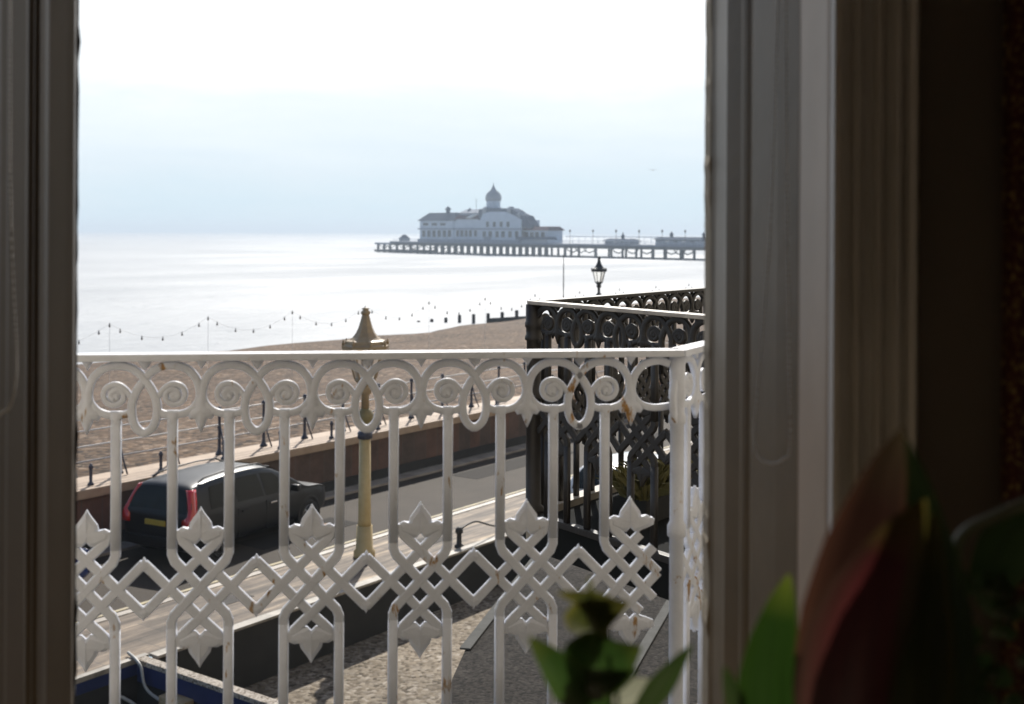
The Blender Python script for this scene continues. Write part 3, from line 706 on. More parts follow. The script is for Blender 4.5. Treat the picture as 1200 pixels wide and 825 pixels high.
# flat roofed bay in front of the neighbouring house
RZ = 2.2
r0 = at_z(646, 632, RZ); r1 = at_z(545, 762, RZ); r2 = at_z(512, 835, RZ)
fb = thing('flat_roofed_bay', 'grey felt flat roof of the projecting bay below the balconies', 'building', (0, 0, 0))
s0, o0 = to_st(r0); s1, o1 = to_st(r1); s2, o2 = to_st(r2)
poly = [r0, r1, r2, r2 + (r2 - r1) * 0.8, st(5.2, 1.0), st(13.5, 1.0), st(13.5, o0 + 0.1)]
poly = [(p.x, p.y) for p in poly]
bm = bmesh.new(); prism(bm, poly, RZ - 0.12, RZ); obj('roof', bm, M_felt, fb)
cx = sum(p[0] for p in poly) / len(poly); cy = sum(p[1] for p in poly) / len(poly)
bm = bmesh.new(); prism(bm, [(cx + (x - cx) * .985, cy + (y - cy) * .985) for x, y in poly], -2.8, RZ - 0.122); obj('wall', bm, M_darkwall, fb)
bm = bmesh.new()
for a, b in ((r0, r1),):
    d_ = (b - a).normalized(); n_ = Vector((-d_.y, d_.x, 0)) * 0.05
    vv = [bm.verts.new(p + Vector((0, 0, zz))) for zz in (0.003, 0.02) for p in (a - n_, a + n_, b + n_, b - n_)]
    for f in ((0,1,2,3),(4,5,6,7),(0,1,5,4),(1,2,6,5),(2,3,7,6),(3,0,4,7)): bm.faces.new([vv[i] for i in f])
obj('roof_edging', bm, M_edge, fb)
e0 = at_z(785, 708, RZ); e1 = at_z(750, 768, RZ)
bm = bmesh.new(); d_ = (e1 - e0).normalized(); n_ = Vector((-d_.y, d_.x, 0)) * 0.045
vv = [bm.verts.new(p + Vector((0, 0, zz))) for zz in (0.003, 0.02) for p in (e0 - d_ * 1 - n_, e0 - d_ * 1 + n_, e1 + d_ * 1 + n_, e1 + d_ * 1 - n_)]
for f in ((0,1,2,3),(4,5,6,7),(0,1,5,4),(1,2,6,5),(2,3,7,6),(3,0,4,7)): bm.faces.new([vv[i] for i in f])
obj('roof_roll', bm, M_edge, fb)

M_grass = simple('dry_olive_grass', (0.17, 0.15, 0.055), (0.10, 0.10, 0.032), 2, 0.8, bstr=0)
bm = bmesh.new(); bm.faces.new([bm.verts.new(st(*p)) for p in ((19.45, 2, -0.003), (60, 2, -0.003), (60, 13.75, -0.003), (19.45, 13.75, -0.003))]); struct(obj('front_court', bm, M_gravel))

# ------------------------------------------------------------------ ornamental ironwork
U = 0.002                      # metres per pattern unit
PITCH = 127 * U
WM = [1.0]
def ribbon(bm, pts, w, th, smooth=0, zoff=0.0):
    """flat bar following a 2-D path in the x-z plane; rounded section"""
    w = w * WM[0]
    P = [Vector((p[0], p[1])) for p in pts]
    if smooth: P = [Vector((v[0], v[1])) for v in catmull([(p.x, p.y, 0) for p in P], smooth)]
    n = len(P); sec = [(-1, 0.35), (-0.9, 0.8), (-0.68, 1), (0.68, 1), (0.9, 0.8), (1, 0.35), (1, -0.35), (0.9, -0.8), (0.68, -1), (-0.68, -1), (-0.9, -0.8), (-1, -0.35)]
    rings = []
    for i in range(n):
        t = (P[min(i+1, n-1)] - P[max(i-1, 0)]).normalized(); nn = Vector((-t.y, t.x))
        k = 1.0
        if 0 < i < n - 1:
            a = (P[i] - P[i-1]).normalized(); k = 1.0 / max(0.55, abs(a.dot(t)))
        rings.append([bm.verts.new(((P[i].x + nn.x * a_ * w/2 * k) * U, b_ * th/2 * U + zoff, -(P[i].y + nn.y * a_ * w/2 * k) * U)) for a_, b_ in sec])
    for i in range(n - 1):
        for k in range(len(sec)):
            k2 = (k + 1) % len(sec); bm.faces.new((rings[i][k], rings[i][k2], rings[i+1][k2], rings[i+1][k]))
    bm.faces.new(rings[0][::-1]); bm.faces.new(rings[-1])
def plaque(bm, poly, th, infl=0.35):
    """solid leaf shape with a chamfered face"""
    cx = sum(p[0] for p in poly) / len(poly); cy = sum(p[1] for p in poly) / len(poly); n = len(poly)
    def loop(f, y): return [bm.verts.new(((cx + (p[0]-cx)*f) * U, y * U, -(cy + (p[1]-cy)*f) * U)) for p in poly]
    L = [loop(0.72, -th/2), loop(1.0, -th/2 * 0.4), loop(1.0, th/2 * 0.4), loop(0.72, th/2)]
    for a, b in zip(L, L[1:]):
        for i in range(n): bm.faces.new((a[i], a[(i+1) % n], b[(i+1) % n], b[i]))
    for ring_, sgn in ((L[0], -1), (L[3], 1)):
        c = bm.verts.new((cx * U, sgn * (th/2 + 0.8) * U, -cy * U))
        for i in range(n): bm.faces.new((ring_[i], ring_[(i+1) % n], c))
CY = 271.0     # lattice centre below the handrail top
def scroll_bm(sides=(1, -1)):
    """one period: pendant at x=0, balusters at +-32, loop halves at +-63.5 (drawn for the loop at +63.5 only)"""
    bm = bmesh.new()
    for sg in sides:
        X = lambda x: sg * x
        # outer arch springing from the pendant, over the scroll, crossing and running round the loop
        arch = [(2, 56), (1.5, 44), (6, 29), (17, 18), (32, 14), (46, 16), (57, 22.5), (64, 31), (72, 43), (77, 56), (77.5, 70), (74.5, 82), (69, 89), (63.5, 91.3), (60, 91.0)]
        ribbon(bm, [(X(x), y) for x, y in arch], 9.5, 8.0 + 0.3 * sg, 5)
        ribbon(bm, [(X(x), y) for x, y in [(1, 46), (4, 57), (12, 66), (22, 70), (32, 71), (42, 70), (50, 66)]], 8.5, 7.2, 4)
        spiral = [(50, 66), (49, 52), (43, 38), (31, 32.5), (19, 37), (15, 48), (20, 58.5), (31, 62), (41, 56), (42, 46), (34, 40), (26, 43), (24.5, 50), (30, 54), (34.5, 50)]
        k_ = 0.80; spiral = spiral[:2] + [(31 + (x - 31) * k_, 47.5 + (y - 47.5) * k_) for x, y in spiral[2:]]
        ribbon(bm, [(X(x), y) for x, y in spiral], 6.6, 6.4, 5)
        plaque(bm, [(X(30 + 7.5 * math.cos(a)), 47.5 + 7.5 * math.sin(a)) for a in [k * math.pi / 5 for k in range(10)]], 4.4)
        plaque(bm, [(X(x), y) for x, y in [(26, 66), (38, 66), (40, 72), (36.5, 79), (37, 90), (27, 90), (27.5, 79), (24, 72)]], 8.6)
    # pendant fleur
    plaque(bm, [(0, 93), (-4, 84), (-7, 76), (-12, 77), (-16, 71), (-12, 65), (-7, 62), (-6, 52), (-3, 44), (0, 40), (3, 44), (6, 52), (7, 62), (12, 65), (16, 71), (12, 77), (7, 76), (4, 84)], 9.4)
    # little wedges under the handrail
    plaque(bm, [(55, 8), (72, 8), (68, 15), (63.5, 20), (59, 15)], 6.6)
    plaque(bm, [(-7, 8), (7, 8), (3, 14), (0, 19), (-3, 14)], 6.6)
    return bm
def scroll_end_bm():
    """last unit against the corner post: full left half, plain half ring on the right"""
    bm = scroll_bm(sides=(1,))
    ribbon(bm, [(-2, 56), (-1.5, 44), (-6, 29), (-17, 18), (-32, 14), (-40, 15), (-48, 18)], 9.5, 8.0, 5)
    ribbon(bm, [(-1, 46), (-4, 57), (-12, 66), (-22, 70), (-32, 71), (-42, 70), (-48, 69)], 8.5, 7.2, 4)
    for v in bm.verts: v.co.x = -v.co.x
    return bm
def lattice_end_bm():
    bm = lattice_bm()
    bmesh.ops.delete(bm, geom=[v for v in bm.verts if v.co.x > 44 * U or (v.co.x > 22 * U and 37 < abs(-v.co.z / U - CY) < 53)], context='VERTS')
    return bm
def lattice_bm():
    bm = bmesh.new(); c = CY
    for sg in (1, -1):
        X = lambda x: sg * x
        ribbon(bm, [(X(32), c - 52), (X(32), c - 39), (X(29), c - 31), (X(0), c), (X(-29), c + 31), (X(-32), c + 39), (X(-32), c + 52)], 11.4, 8.2 + 0.4 * sg)
        for v in (1, -1):
            Y = lambda y: c + v * y
            ribbon(bm, [(X(63.5), Y(29)), (X(35), Y(0)), (X(0), Y(-35)), (X(-13), Y(-47)), (X(-20), Y(-54)), (X(-22), Y(-60)), (X(-22), Y(-67))], 11.4, 7.2 + 0.35 * sg + 0.18 * v, 0)
    for v in (1, -1):
        Y = lambda y: c + v * y
        plaque(bm, [(0, Y(-93)), (-4, Y(-86)), (-12, Y(-75)), (-14, Y(-68)), (-20, Y(-70)), (-30, Y(-65)), (-29, Y(-58)), (-20, Y(-54)), (-11, Y(-51)), (-5, Y(-50)), (0, Y(-55)),
                    (5, Y(-50)), (11, Y(-51)), (20, Y(-54)), (29, Y(-58)), (30, Y(-65)), (20, Y(-70)), (14, Y(-68)), (12, Y(-75)), (4, Y(-86))], 8.8)
        ribbon(bm, [(0, Y(-90)), (0, Y(-58))], 2.2, 11.0)
        plaque(bm, [(56, Y(24)), (63.5, Y(20)), (71, Y(24)), (67, Y(31)), (63.5, Y(37)), (60, Y(31))], 8.0)
    return bm
def baluster_bm(x, lower):
    bm = bmesh.new(); c = CY
    ribbon(bm, [(x, c + 46), (x, 486)] if lower else [(x, 76), (x, c - 46)], 11.6, 9.4)
    return bm
MESH = {}
def iron_mesh(kind, mat):
    k = (kind, mat.name)
    if k not in MESH:
        WM[0] = 1.28 if mat is M_black else 1.0
        bm = {'scroll': scroll_bm, 'lattice': lattice_bm, 'scroll_end': scroll_end_bm, 'lattice_end': lattice_end_bm, 'ua': lambda: baluster_bm(-32, False), 'ub': lambda: baluster_bm(32, False), 'la': lambda: baluster_bm(-32, True), 'lb': lambda: baluster_bm(32, True)}[kind]()
        bmesh.ops.recalc_face_normals(bm, faces=bm.faces[:])
        me = bpy.data.meshes.new(kind); bm.to_mesh(me); bm.free()
        for p in me.polygons: p.use_smooth = not kind.startswith('lattice')
        me.materials.append(mat); MESH[k] = me
    return MESH[k]
def iron_run(root, mat, a, b, phase, railmat, rail_w=0.05, zs=1.0, end=False):
    """panels of ironwork from a to b (world points of the handrail top); phase = x of the first pendant from a"""
    d = (b - a); L = d.length; ang = math.atan2(d.y, d.x); base = root.location
    def put(name, me, x):
        o = bpy.data.objects.new(name, me); COL.objects.link(o); o.parent = root
        o.location = a + d.normalized() * x - Vector(base); o.rotation_euler = (0, 0, ang - root.rotation_euler.z); o.scale.z = zs
    x = phase
    while x < L + 0.01:
        last = '_end' if end and x + 0.127 > L else ''
        if x > -0.09: put('scrollwork', iron_mesh('scroll' + last, mat), x); put('lattice_panel', iron_mesh('lattice' + last, mat), x)
        if 0.03 < x - 0.064 < L - 0.02: put('baluster', iron_mesh('ua', mat), x); put('baluster', iron_mesh('la', mat), x)
        if 0.03 < x + 0.064 < L - 0.02 and not last: put('baluster', iron_mesh('ub', mat), x); put('baluster', iron_mesh('lb', mat), x)
        x += PITCH
    for nm, zz, hh, ww, m in (('handrail', 0, 0.017, rail_w, railmat), ('bottom_rail', -0.972, 0.03, 0.035, mat)):
        bm = bmesh.new(); box(bm, -0.01, L + 0.01, -ww/2, ww/2, zz - hh, zz, 0.004); o = obj(nm, bm, m, root)
        o.location = a - Vector(base); o.rotation_euler = (0, 0, ang - root.rotation_euler.z); o.scale.z = zs
    return ang
def post_bm(r, h, sq=False):
    bm = bmesh.new()
    lathe(bm, [(r * 1.5, -h), (r * 1.5, -h + 0.03), (r * .95, -h + 0.05), (r * .95, -0.46), (r * 1.25, -0.455), (r * 1.25, -0.43), (r * .92, -0.42), (r * .92, -0.185), (r * 1.15, -0.18), (r * 1.15, -0.165), (r, -0.155),
               (r * 1.02, -0.125), (r * 1.15, -0.12), (r * 1.15, -0.10), (r * 1.05, -0.095), (r * 1.05, -0.0175)], 14)
    return bm
# our white balcony: main run, then a bend along the street behind the post
Ha = at_y(60, 413, 2.72); Hz = CAM.z - 0.283
pa = at_y(794, 409, 2.915)
A = Vector((Ha.x, Ha.y, Hz)); B = Vector((pa.x, pa.y, Hz))
dirAB = (B - A).normalized()
ph = at_y(235, 412, 2.745)      # pendant seen at x=235
phx = (Vector((ph.x, ph.y, Hz)) - A).dot(dirAB)
A = A - dirAB * 0.35; phx += 0.35
rl = thing('balcony_railing', 'white painted cast iron balcony railing with scrolls and rust stains outside the window', 'railing', (A.x, A.y, Hz - 0.99))
while phx > PITCH: phx -= PITCH
iron_run(rl, M_white, A, B, phx, M_white, 0.052, end=True)
d2 = (D * 0.93 + Vector((0.0, 0.25, 0))).normalized(); C2 = B + d2 * 0.62
iron_run(rl, M_white, B + d2 * 0.0, C2, 0.128, M_white, 0.052)
for p in (B, C2, A):
    o = obj('post', post_bm(0.0185, 0.985), M_white, rl, True); o.location = p - Vector(rl.location)
sc_ = [o for o in rl.children if o.name.startswith('scrollwork') and (o.location + rl.location - A).dot(dirAB) < (B - A).length and abs((o.location + rl.location - A).cross(dirAB).length) < 0.01]
rs = max(sc_, key=lambda o: (o.location + rl.location - A).dot(dirAB)); rs.data = rs.data.copy(); rs.data.materials[0] = M_rusty; rs['label'] = 'rust stained scrollwork next to the corner post'
# neighbour's black balcony: side run and front run
K = at_y(626, 351, 4.95); KZ = CAM.z - 0.283; K = Vector((K.x, K.y, KZ))
e1_ = at_y(830, 366, 4.14); sdv = Vector((e1_.x - K.x, e1_.y - K.y, 0)).normalized()
Bk = thing('black_balcony_railing', 'black cast iron balcony railing of the neighbouring house, right of the white one', 'railing', (K.x, K.y, KZ - 0.895))
iron_run(Bk, M_black, K, K + sdv * 1.55, 0.16, M_blackrail, 0.06, 0.9)
iron_run(Bk, M_black, K, K + D * 3.1, 0.14, M_black, 0.06, 0.9)
for p in (K, K + D * 3.1, K + sdv * 1.55):
    o = obj('post', post_bm(0.033, 0.985), M_black, Bk, True); o.location = p - Vector(Bk.location); o.scale.z = 0.9
# balcony floors
def deck(name, label, poly, ztop, fascia):
    t = thing(name, label, 'balcony floor', (0, 0, 0))
    bm = bmesh.new(); prism(bm, [(p.x, p.y) for p in poly], ztop - 0.14, ztop); obj('slab', bm, M_slab, t)
    bm = bmesh.new()
    for a, b in zip(poly[1:2], poly[2:3]):
        d_ = (b - a).normalized(); n_ = Vector((-d_.y, d_.x, 0)) * 0.035
        vv = [bm.verts.new(Vector((p.x, p.y, zz))) for zz in (ztop - 0.145, ztop + 0.03) for p in (a - n_, a + n_, b + n_, b - n_)]
        for f in ((0,1,2,3),(4,5,6,7),(0,1,5,4),(1,2,6,5),(2,3,7,6),(3,0,4,7)): bm.faces.new([vv[i] for i in f])
    obj('nosing', bm, M_palestone, t)
    return t
zf = KZ - 0.895
deck('balcony_floor', 'dark lead balcony floor with pale nosing under the black railing', [K + sdv * 1.6 - N * -0.03, K, K + D * 3.1, K + D * 3.1 - N * 2.0, K + sdv * 1.6 + D * 0.3 - N * 0.4], zf, True)
deck('white_balcony_floor', 'grey balcony floor under the white railing', [A, B, C2, Vector((1.1, 1.85, 0)), Vector((A.x, 1.85, 0))], Hz - 0.99, True)

pl0 = Vector((0.62, 5.02, 0))
tr = thing('planter_trough', 'olive dry plants in a trough behind the black railing', 'planter', (pl0.x, pl0.y, zf + 0.002), math.atan2(D.y, D.x))
bm = bmesh.new(); box(bm, -0.24, 0.24, -0.08, 0.08, 0, 0.1, 0.01); obj('trough', bm, M_darkwall, tr)
bm = bmesh.new(); random.seed(3)
for i in range(700):
    p = Vector((random.uniform(-.23, .23), random.uniform(-.07, .07), 0.09)); a = random.uniform(0, 6.28); h = random.uniform(0.05, 0.13)
    wv = Vector((math.cos(a), math.sin(a), 0)) * 0.008; tp = p + Vector((random.gauss(0, .07), random.gauss(0, .07), h)); md = (p + tp) / 2 + Vector((0, 0, .03))
    q = [bm.verts.new(x) for x in (p - wv, p + wv, md + wv * 1.4, tp, md - wv * 1.4)]; bm.faces.new(q)
obj('foliage', bm, M_grass, tr, recalc=False)

# ------------------------------------------------------------------ house and room
FL, CE = 4.62, 7.9
YI, YO = 1.40, 1.76          # inner and outer wall face
wx0, wx1 = -0.66, 0.40       # structural opening
bm = bmesh.new()
box(bm, -2.2, wx0 - 0.06, YI, YO, 3.0, 20.0); box(bm, wx1 + 0.03, 1.45, YI + 0.012, YO, 3.0, 20.0); box(bm, wx0 - 0.058, wx1 + 0.028, YI, YO, 3.0, 5.02); box(bm, wx0 - 0.058, wx1 + 0.028, YI, YO, 7.45, 20.0)
struct(obj('window_wall', bm, M_wallin))
bm = bmesh.new(); box(bm, -2.25, wx0 - 0.03, YO + 0.002, YO + 0.05, -2.8, 20); box(bm, wx1 - 0.06, 1.2, YO + 0.002, YO + 0.05, -2.8, 20); box(bm, wx0 - 0.028, wx1 - 0.062, YO + 0.002, YO + 0.05, -2.8, 5.0); box(bm, wx0 - 0.028, wx1 - 0.062, YO + 0.002, YO + 0.05, 7.46, 20)
struct(obj('house_front', bm, M_stucco))
bm = bmesh.new()
box(bm, 1.455, 1.7, -4.5, YO, 3.0, 9.0); box(bm, -2.45, -2.202, -4.5, YO, 3.0, 9.0); box(bm, -2.2, 1.452, -4.7, -4.502, 3.0, 9.0)
struct(obj('room_wall', bm, M_ceiling))
bm = bmesh.new(); box(bm, -2.2, 1.45, -4.5, YI - 0.002, FL - 0.2, FL); struct(obj('floor', bm, M_carpet))
bm = bmesh.new(); box(bm, -2.2, 1.45, -4.5, YI - 0.002, CE, CE + 0.2); struct(obj('ceiling', bm, M_ceiling))
bm = bmesh.new(); box(bm, 2.2, 60, 0.55, 0.9, -2.8, 20, 0, MS); struct(obj('terrace_front', bm, M_stucco))

# joinery: plan profiles extruded upwards
def plan(profile):
    """(px, Y) pairs -> plan points seen at photo column px at depth Y"""
    return [((px - PX) / F * Y, Y) for px, Y in profile]
def mould(name, pts, mat, parent, z0=5.02, z1=7.45, back=None):
    bm = bmesh.new(); prism(bm, pts + back, z0, z1); o = obj(name, bm, mat, parent)
    return o
wf = thing('window_frame', 'white painted sash window surround with moulded reveals and splayed right side', 'window', (0, 0, 0))
# left side, from outside to inside
M_frameL = simple('shaded_woodwork', (0.125, 0.1, 0.075), (0.095, 0.077, 0.058), 5, 0.5, bstr=0.08, bdist=0.002)  # darker copy of the woodwork, left side's shade put into the colour
Lp = plan([(89.5, 1.80), (86, 1.775), (80, 1.765), (80, 1.74), (77, 1.735), (57, 1.70), (56, 1.685), (52, 1.665), (46, 1.652), (40, 1.648), (39, 1.63), (33, 1.625), (30, 1.60), (10, 1.56), (8, 1.545), (0, 1.53), (-6, 1.50)])
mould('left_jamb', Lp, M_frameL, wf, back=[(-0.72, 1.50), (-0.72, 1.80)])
bm = bmesh.new()
prism(bm, [(-0.715, 1.498), (-0.66, 1.498), (-0.655, 1.46), (-0.66, 1.44), (-0.68, 1.43), (-0.69, 1.37), (-0.72, 1.36), (-0.80, 1.365), (-0.80, 1.398), (-0.719, 1.4)], 4.95, 7.5); obj('left_architrave', bm, M_archi, wf)
# right side: stone edge, sash box, splayed lining
Rp = plan([(833.5, 1.80), (838, 1.79), (849, 1.735), (851, 1.72), (868, 1.69), (870, 1.675), (874, 1.668), (880, 1.66), (882, 1.645), (908, 1.585), (910, 1.58), (936, 1.53)])
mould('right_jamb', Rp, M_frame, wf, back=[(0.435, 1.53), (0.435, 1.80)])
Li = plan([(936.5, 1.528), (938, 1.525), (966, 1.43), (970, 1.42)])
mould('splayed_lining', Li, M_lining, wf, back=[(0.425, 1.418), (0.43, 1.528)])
Ap = plan([(972, 1.416), (972, 1.385), (977, 1.372), (984, 1.37), (999, 1.388), (1001, 1.376), (1006, 1.368), (1010, 1.376), (1012, 1.39), (1022, 1.392), (1026, 1.374), (1031, 1.366), (1034, 1.374), (1036, 1.388), (1047, 1.372), (1051, 1.36),
           (1055, 1.36), (1057, 1.378), (1062, 1.372), (1066, 1.354), (1074, 1.350), (1076, 1.37), (1077, 1.41)])
bm = bmesh.new(); prism(bm, Ap + [(0.46, 1.4105), (0.40, 1.4165)], 4.95, 7.5); obj('right_architrave', bm, M_archi, wf)
bm = bmesh.new(); box(bm, -0.70, 0.42, 1.45, 1.80, 7.34, 7.449); box(bm, -0.80, 0.48, 1.36, 1.397, 7.502, 7.6, 0.01); obj('head', bm, M_frame, wf)
bm = bmesh.new(); box(bm, -0.64, 0.29, 1.62, 1.66, 7.0, 7.338, 0.006); obj('raised_sash', bm, M_frame, wf)
bm = bmesh.new(); box(bm, -0.72, 0.44, 1.06, 1.86, 5.021, 5.06, 0.01); obj('sill_board', bm, M_frame, wf)
# chipped stone edge outside the frame
def chipped(name, x, sg):
    bm = bmesh.new(); random.seed(11 if sg > 0 else 5); rows = []
    z = 5.06
    while z < 7.34:
        k = random.uniform(0, 0.002) if random.random() < 0.75 else random.uniform(0.001, 0.0045)
        rows.append((z, k)); z += random.uniform(0.008, 0.05)
    L = [[bm.verts.new((x - sg * k, 1.802, z)), bm.verts.new(((x - sg * k * .6) * (1.0309 if sg < 0 else 1.0), 1.86, z)), bm.verts.new((x + sg * 0.08, 1.86, z)), bm.verts.new((x + sg * 0.08, 1.802, z))] for z, k in rows]
    for a, b in zip(L, L[1:]):
        for i in range(4): bm.faces.new((a[i], a[(i+1) % 4], b[(i+1) % 4], b[i]))
    bm.faces.new(L[0]); bm.faces.new(L[-1])
    return obj(name, bm, M_stone if sg > 0 else M_darkwall, wf)
chipped('chipped_edge', (833 - PX) / F * 1.805, 1); chipped('chipped_edge', (91 - PX) / F * 1.805, -1)

# blind chains
def chain(pts, label):
    bm = bmesh.new(); P = catmull(pts, 10); acc = 0.0; last = P[0]
    for a, b in zip(P, P[1:]):
        seg = (b - a).length; n = max(1, int(seg / 0.006))
        for k in range(n):
            c = a + (b - a) * (k / n)
            bmesh.ops.create_icosphere(bm, subdivisions=1, radius=0.0019, matrix=Matrix.Translation(c))
    tube(bm, P, 0.0006, 4)
    tag(obj('blind_chain', bm, M_chain, None, True), label, 'blind chain', 'bead chains of the roller blinds')
chain([at_y(921, -30, 1.515), at_y(922, 200, 1.515), at_y(925, 400, 1.51), at_y(926, 520, 1.51), at_y(918, 538, 1.515), at_y(905, 543, 1.53), at_y(890, 536, 1.55), at_y(884, 510, 1.565), at_y(887, 470, 1.565), at_y(897, 350, 1.555), at_y(906, 200, 1.545), at_y(912, -30, 1.535)],
      'white bead chain loop hanging on the splayed right side of the window')
chain([at_y(12, -30, 1.5), at_y(12, 200, 1.5), at_y(15, 320, 1.5), at_y(19, 400, 1.5), at_y(19, 440, 1.5), at_y(14, 470, 1.5), at_y(5, 482, 1.5), at_y(-8, 470, 1.5), at_y(-12, 300, 1.5), at_y(-8, -30, 1.5)],
      'bead chain loop hanging on the dark left side of the window')

# curtain on the right wall
bm = bmesh.new(); c0 = (1178 - PX) / F * 1.33; cols = []
for i in range(61):
    x = c0 + i * 0.008; y = 1.33 - 0.03 * math.sin(i * 0.75) - 0.012 * math.sin(i * 1.9)
    cols.append([bm.verts.new((x, y, z)) for z in (4.65, 5.2, 6.0, 6.8, 7.6)])
for a, b in zip(cols, cols[1:]):
    for k in range(4): bm.faces.new((a[k], b[k], b[k+1], a[k+1]))
cu = obj('curtain', bm, M_curtain, None, True); s_ = cu.modifiers.new('sol', 'SOLIDIFY'); s_.thickness = 0.004
tag(cu, 'dark red curtain flecked with gold hanging at the far right edge', 'curtain')

# ------------------------------------------------------------------ plants on a small table inside the window
def leaf(bm, path, w, cup=0.25, prof=(0.25, 0.85, 1.0, 0.8, 0.45, 0.0), side=None):
    P = catmull(path, 5); n = len(P); uvl = bm.loops.layers.uv.verify(); rows = []
    view = Vector((0, -1, 0)) if side is None else Vector(side)
    for i, p in enumerate(P):
        v = i / (n - 1); f = v * (len(prof) - 1); a = int(min(f, len(prof) - 2)); ww = prof[a] + (prof[a+1] - prof[a]) * (f - a)
        t = (P[min(i+1, n-1)] - P[max(i-1, 0)]).normalized(); sd_ = t.cross(view).normalized(); nm = sd_.cross(t)
        r = []
        for j in range(5):
            u = j / 2 - 1
            r.append((bm.verts.new(p + sd_ * u * w * max(ww, 0.01) / 2 + nm * (-cup) * abs(u) ** 1.5 * w * ww / 2), j / 4, v))
        rows.append(r)
    for a, b in zip(rows, rows[1:]):
        for j in range(4):
            f = bm.faces.new((a[j][0], a[j+1][0], b[j+1][0], b[j][0]))
            for lp_, (vv, u, v) in zip(f.loops, (a[j], a[j+1], b[j+1], b[j])): lp_[uvl].uv = (u, v)
def add_leaf(root, path, w, mat, cup=0.25, side=None, prof=(0.25, 0.85, 1.0, 0.8, 0.45, 0.0), name='leaf', label=None):
    bm = bmesh.new(); leaf(bm, [Vector(p) - Vector(root.location) for p in path], w, cup, prof, side)
    o = obj(name, bm, mat, root, True, recalc=False)
    if label: o['label'] = label
    return o
TZ = 5.05
tb = thing('side_table', 'small dark table holding the two potted plants inside the window', 'table', (0.3, 0.85, FL))
bm = bmesh.new(); box(bm, -0.36, 0.36, -0.22, 0.19, 0.39, 0.42, 0.008); obj('tabletop', bm, M_wood, tb)
for sx in (-1, 1):
    for sy in (-1, 1):
        bm = bmesh.new(); box(bm, sx * 0.33 - 0.02, sx * 0.33 + 0.02, -0.015 + sy * 0.17 - 0.02, -0.015 + sy * 0.17 + 0.02, 0, 0.389); obj('leg', bm, M_wood, tb)
def pot(root, r, h):
    bm = bmesh.new(); lathe(bm, [(r * .7, 0), (r, h * .9), (r * 1.06, h * .92), (r * 1.06, h), (r * .93, h), (r * .9, h * .9), (0.001, h * .9)], 20, cap=False); obj('pot', bm, M_pot, root, True)
TT = FL + 0.42
p1 = at_y(735, 900, 0.98)
g1 = thing('leafy_plant', 'dark green leafy houseplant at the bottom centre before the railing', 'plant', (p1.x, 0.95, TT + 0.001)); pot(g1, 0.075, 0.13)
root1 = Vector((p1.x, 0.95, TT + 0.12)); g1y = 0.98
bm = bmesh.new()
for tip in ((712, 735), (720, 800), (690, 800)):
    tube(bm, [Vector(q) - Vector(g1.location) for q in catmull([root1, at_y(tip[0] + 5, 860, g1y), at_y(tip[0], tip[1], g1y)], 5)], [0.0018] * 11, 6)
obj('stem', bm, M_leafdark, g1, True)
add_leaf(g1, [at_y(730, 712, g1y), at_y(712, 716, g1y - .01), at_y(690, 705, g1y - .02), at_y(652, 694, g1y - .02)], 0.024, M_leafolive, 0.3)
add_leaf(g1, [at_y(672, 742, g1y + .01), at_y(688, 732, g1y - .02), at_y(708, 722, g1y - .02), at_y(738, 706, g1y)], 0.040, M_leafolive, 0.2, label='olive leaf with a reddish back')
add_leaf(g1, [at_y(696, 712, g1y), at_y(693, 695, g1y), at_y(690, 674, g1y - .01)], 0.006, M_leafolive, 0.3)
add_leaf(g1, [at_y(720, 845, g1y), at_y(680, 815, g1y - .02), at_y(650, 780, g1y - .03), at_y(619, 746, g1y - .03)], 0.036, M_leafgreen, 0.3)
add_leaf(g1, [at_y(660, 765, g1y), at_y(690, 778, g1y - .02), at_y(725, 775, g1y - .02), at_y(752, 758, g1y - .01)], 0.052, M_leafgreen, 0.25)
add_leaf(g1, [at_y(650, 815, g1y), at_y(690, 805, g1y - .02), at_y(725, 796, g1y - .02), at_y(748, 784, g1y - .01)], 0.03, M_leafdark, 0.25)
add_leaf(g1, [at_y(745, 845, g1y), at_y(768, 815, g1y - .01), at_y(790, 785, g1y - .02), at_y(812, 754, g1y - .02)], 0.022, M_leafdark, 0.3)
add_leaf(g1, [at_y(700, 826, g1y + .02), at_y(730, 815, g1y + .02), at_y(758, 806, g1y + .02), at_y(784, 800, g1y + .02)], 0.024, M_petal, 0.2, name='petal')
p2 = at_y(1030, 900, 0.86)
g2 = thing('red_leaved_plant', 'tall houseplant with maroon and crimson spear leaves at bottom right', 'plant', (p2.x, 0.84, TT + 0.001)); pot(g2, 0.09, 0.15)
Y2 = 0.84
bud = (0.95, 1.0, 0.92, 0.72, 0.4, 0.0)
add_leaf(g2, [at_y(1010, 900, Y2), at_y(1012, 760, Y2 - .02), at_y(1030, 620, Y2 - .02), at_y(1058, 500, Y2 - .0)], 0.085, M_leafred, 0.55, prof=bud)
add_leaf(g2, [at_y(1080, 900, Y2 + .02), at_y(1085, 760, Y2 + .02), at_y(1078, 640, Y2 + .02), at_y(1056, 505, Y2 + .02)], 0.09, M_leafdark, 0.45, prof=bud)
add_leaf(g2, [at_y(1025, 900, Y2 - .05), at_y(1030, 780, Y2 - .06), at_y(1050, 680, Y2 - .06), at_y(1085, 585, Y2 - .04)], 0.095, M_leafpink, 0.5, prof=bud, label='crimson flushed spear leaf')
add_leaf(g2, [at_y(1075, 900, Y2 - .06), at_y(1082, 780, Y2 - .06), at_y(1090, 690, Y2 - .05), at_y(1098, 598, Y2 - .03)], 0.055, M_leafolive, 0.5, prof=bud)
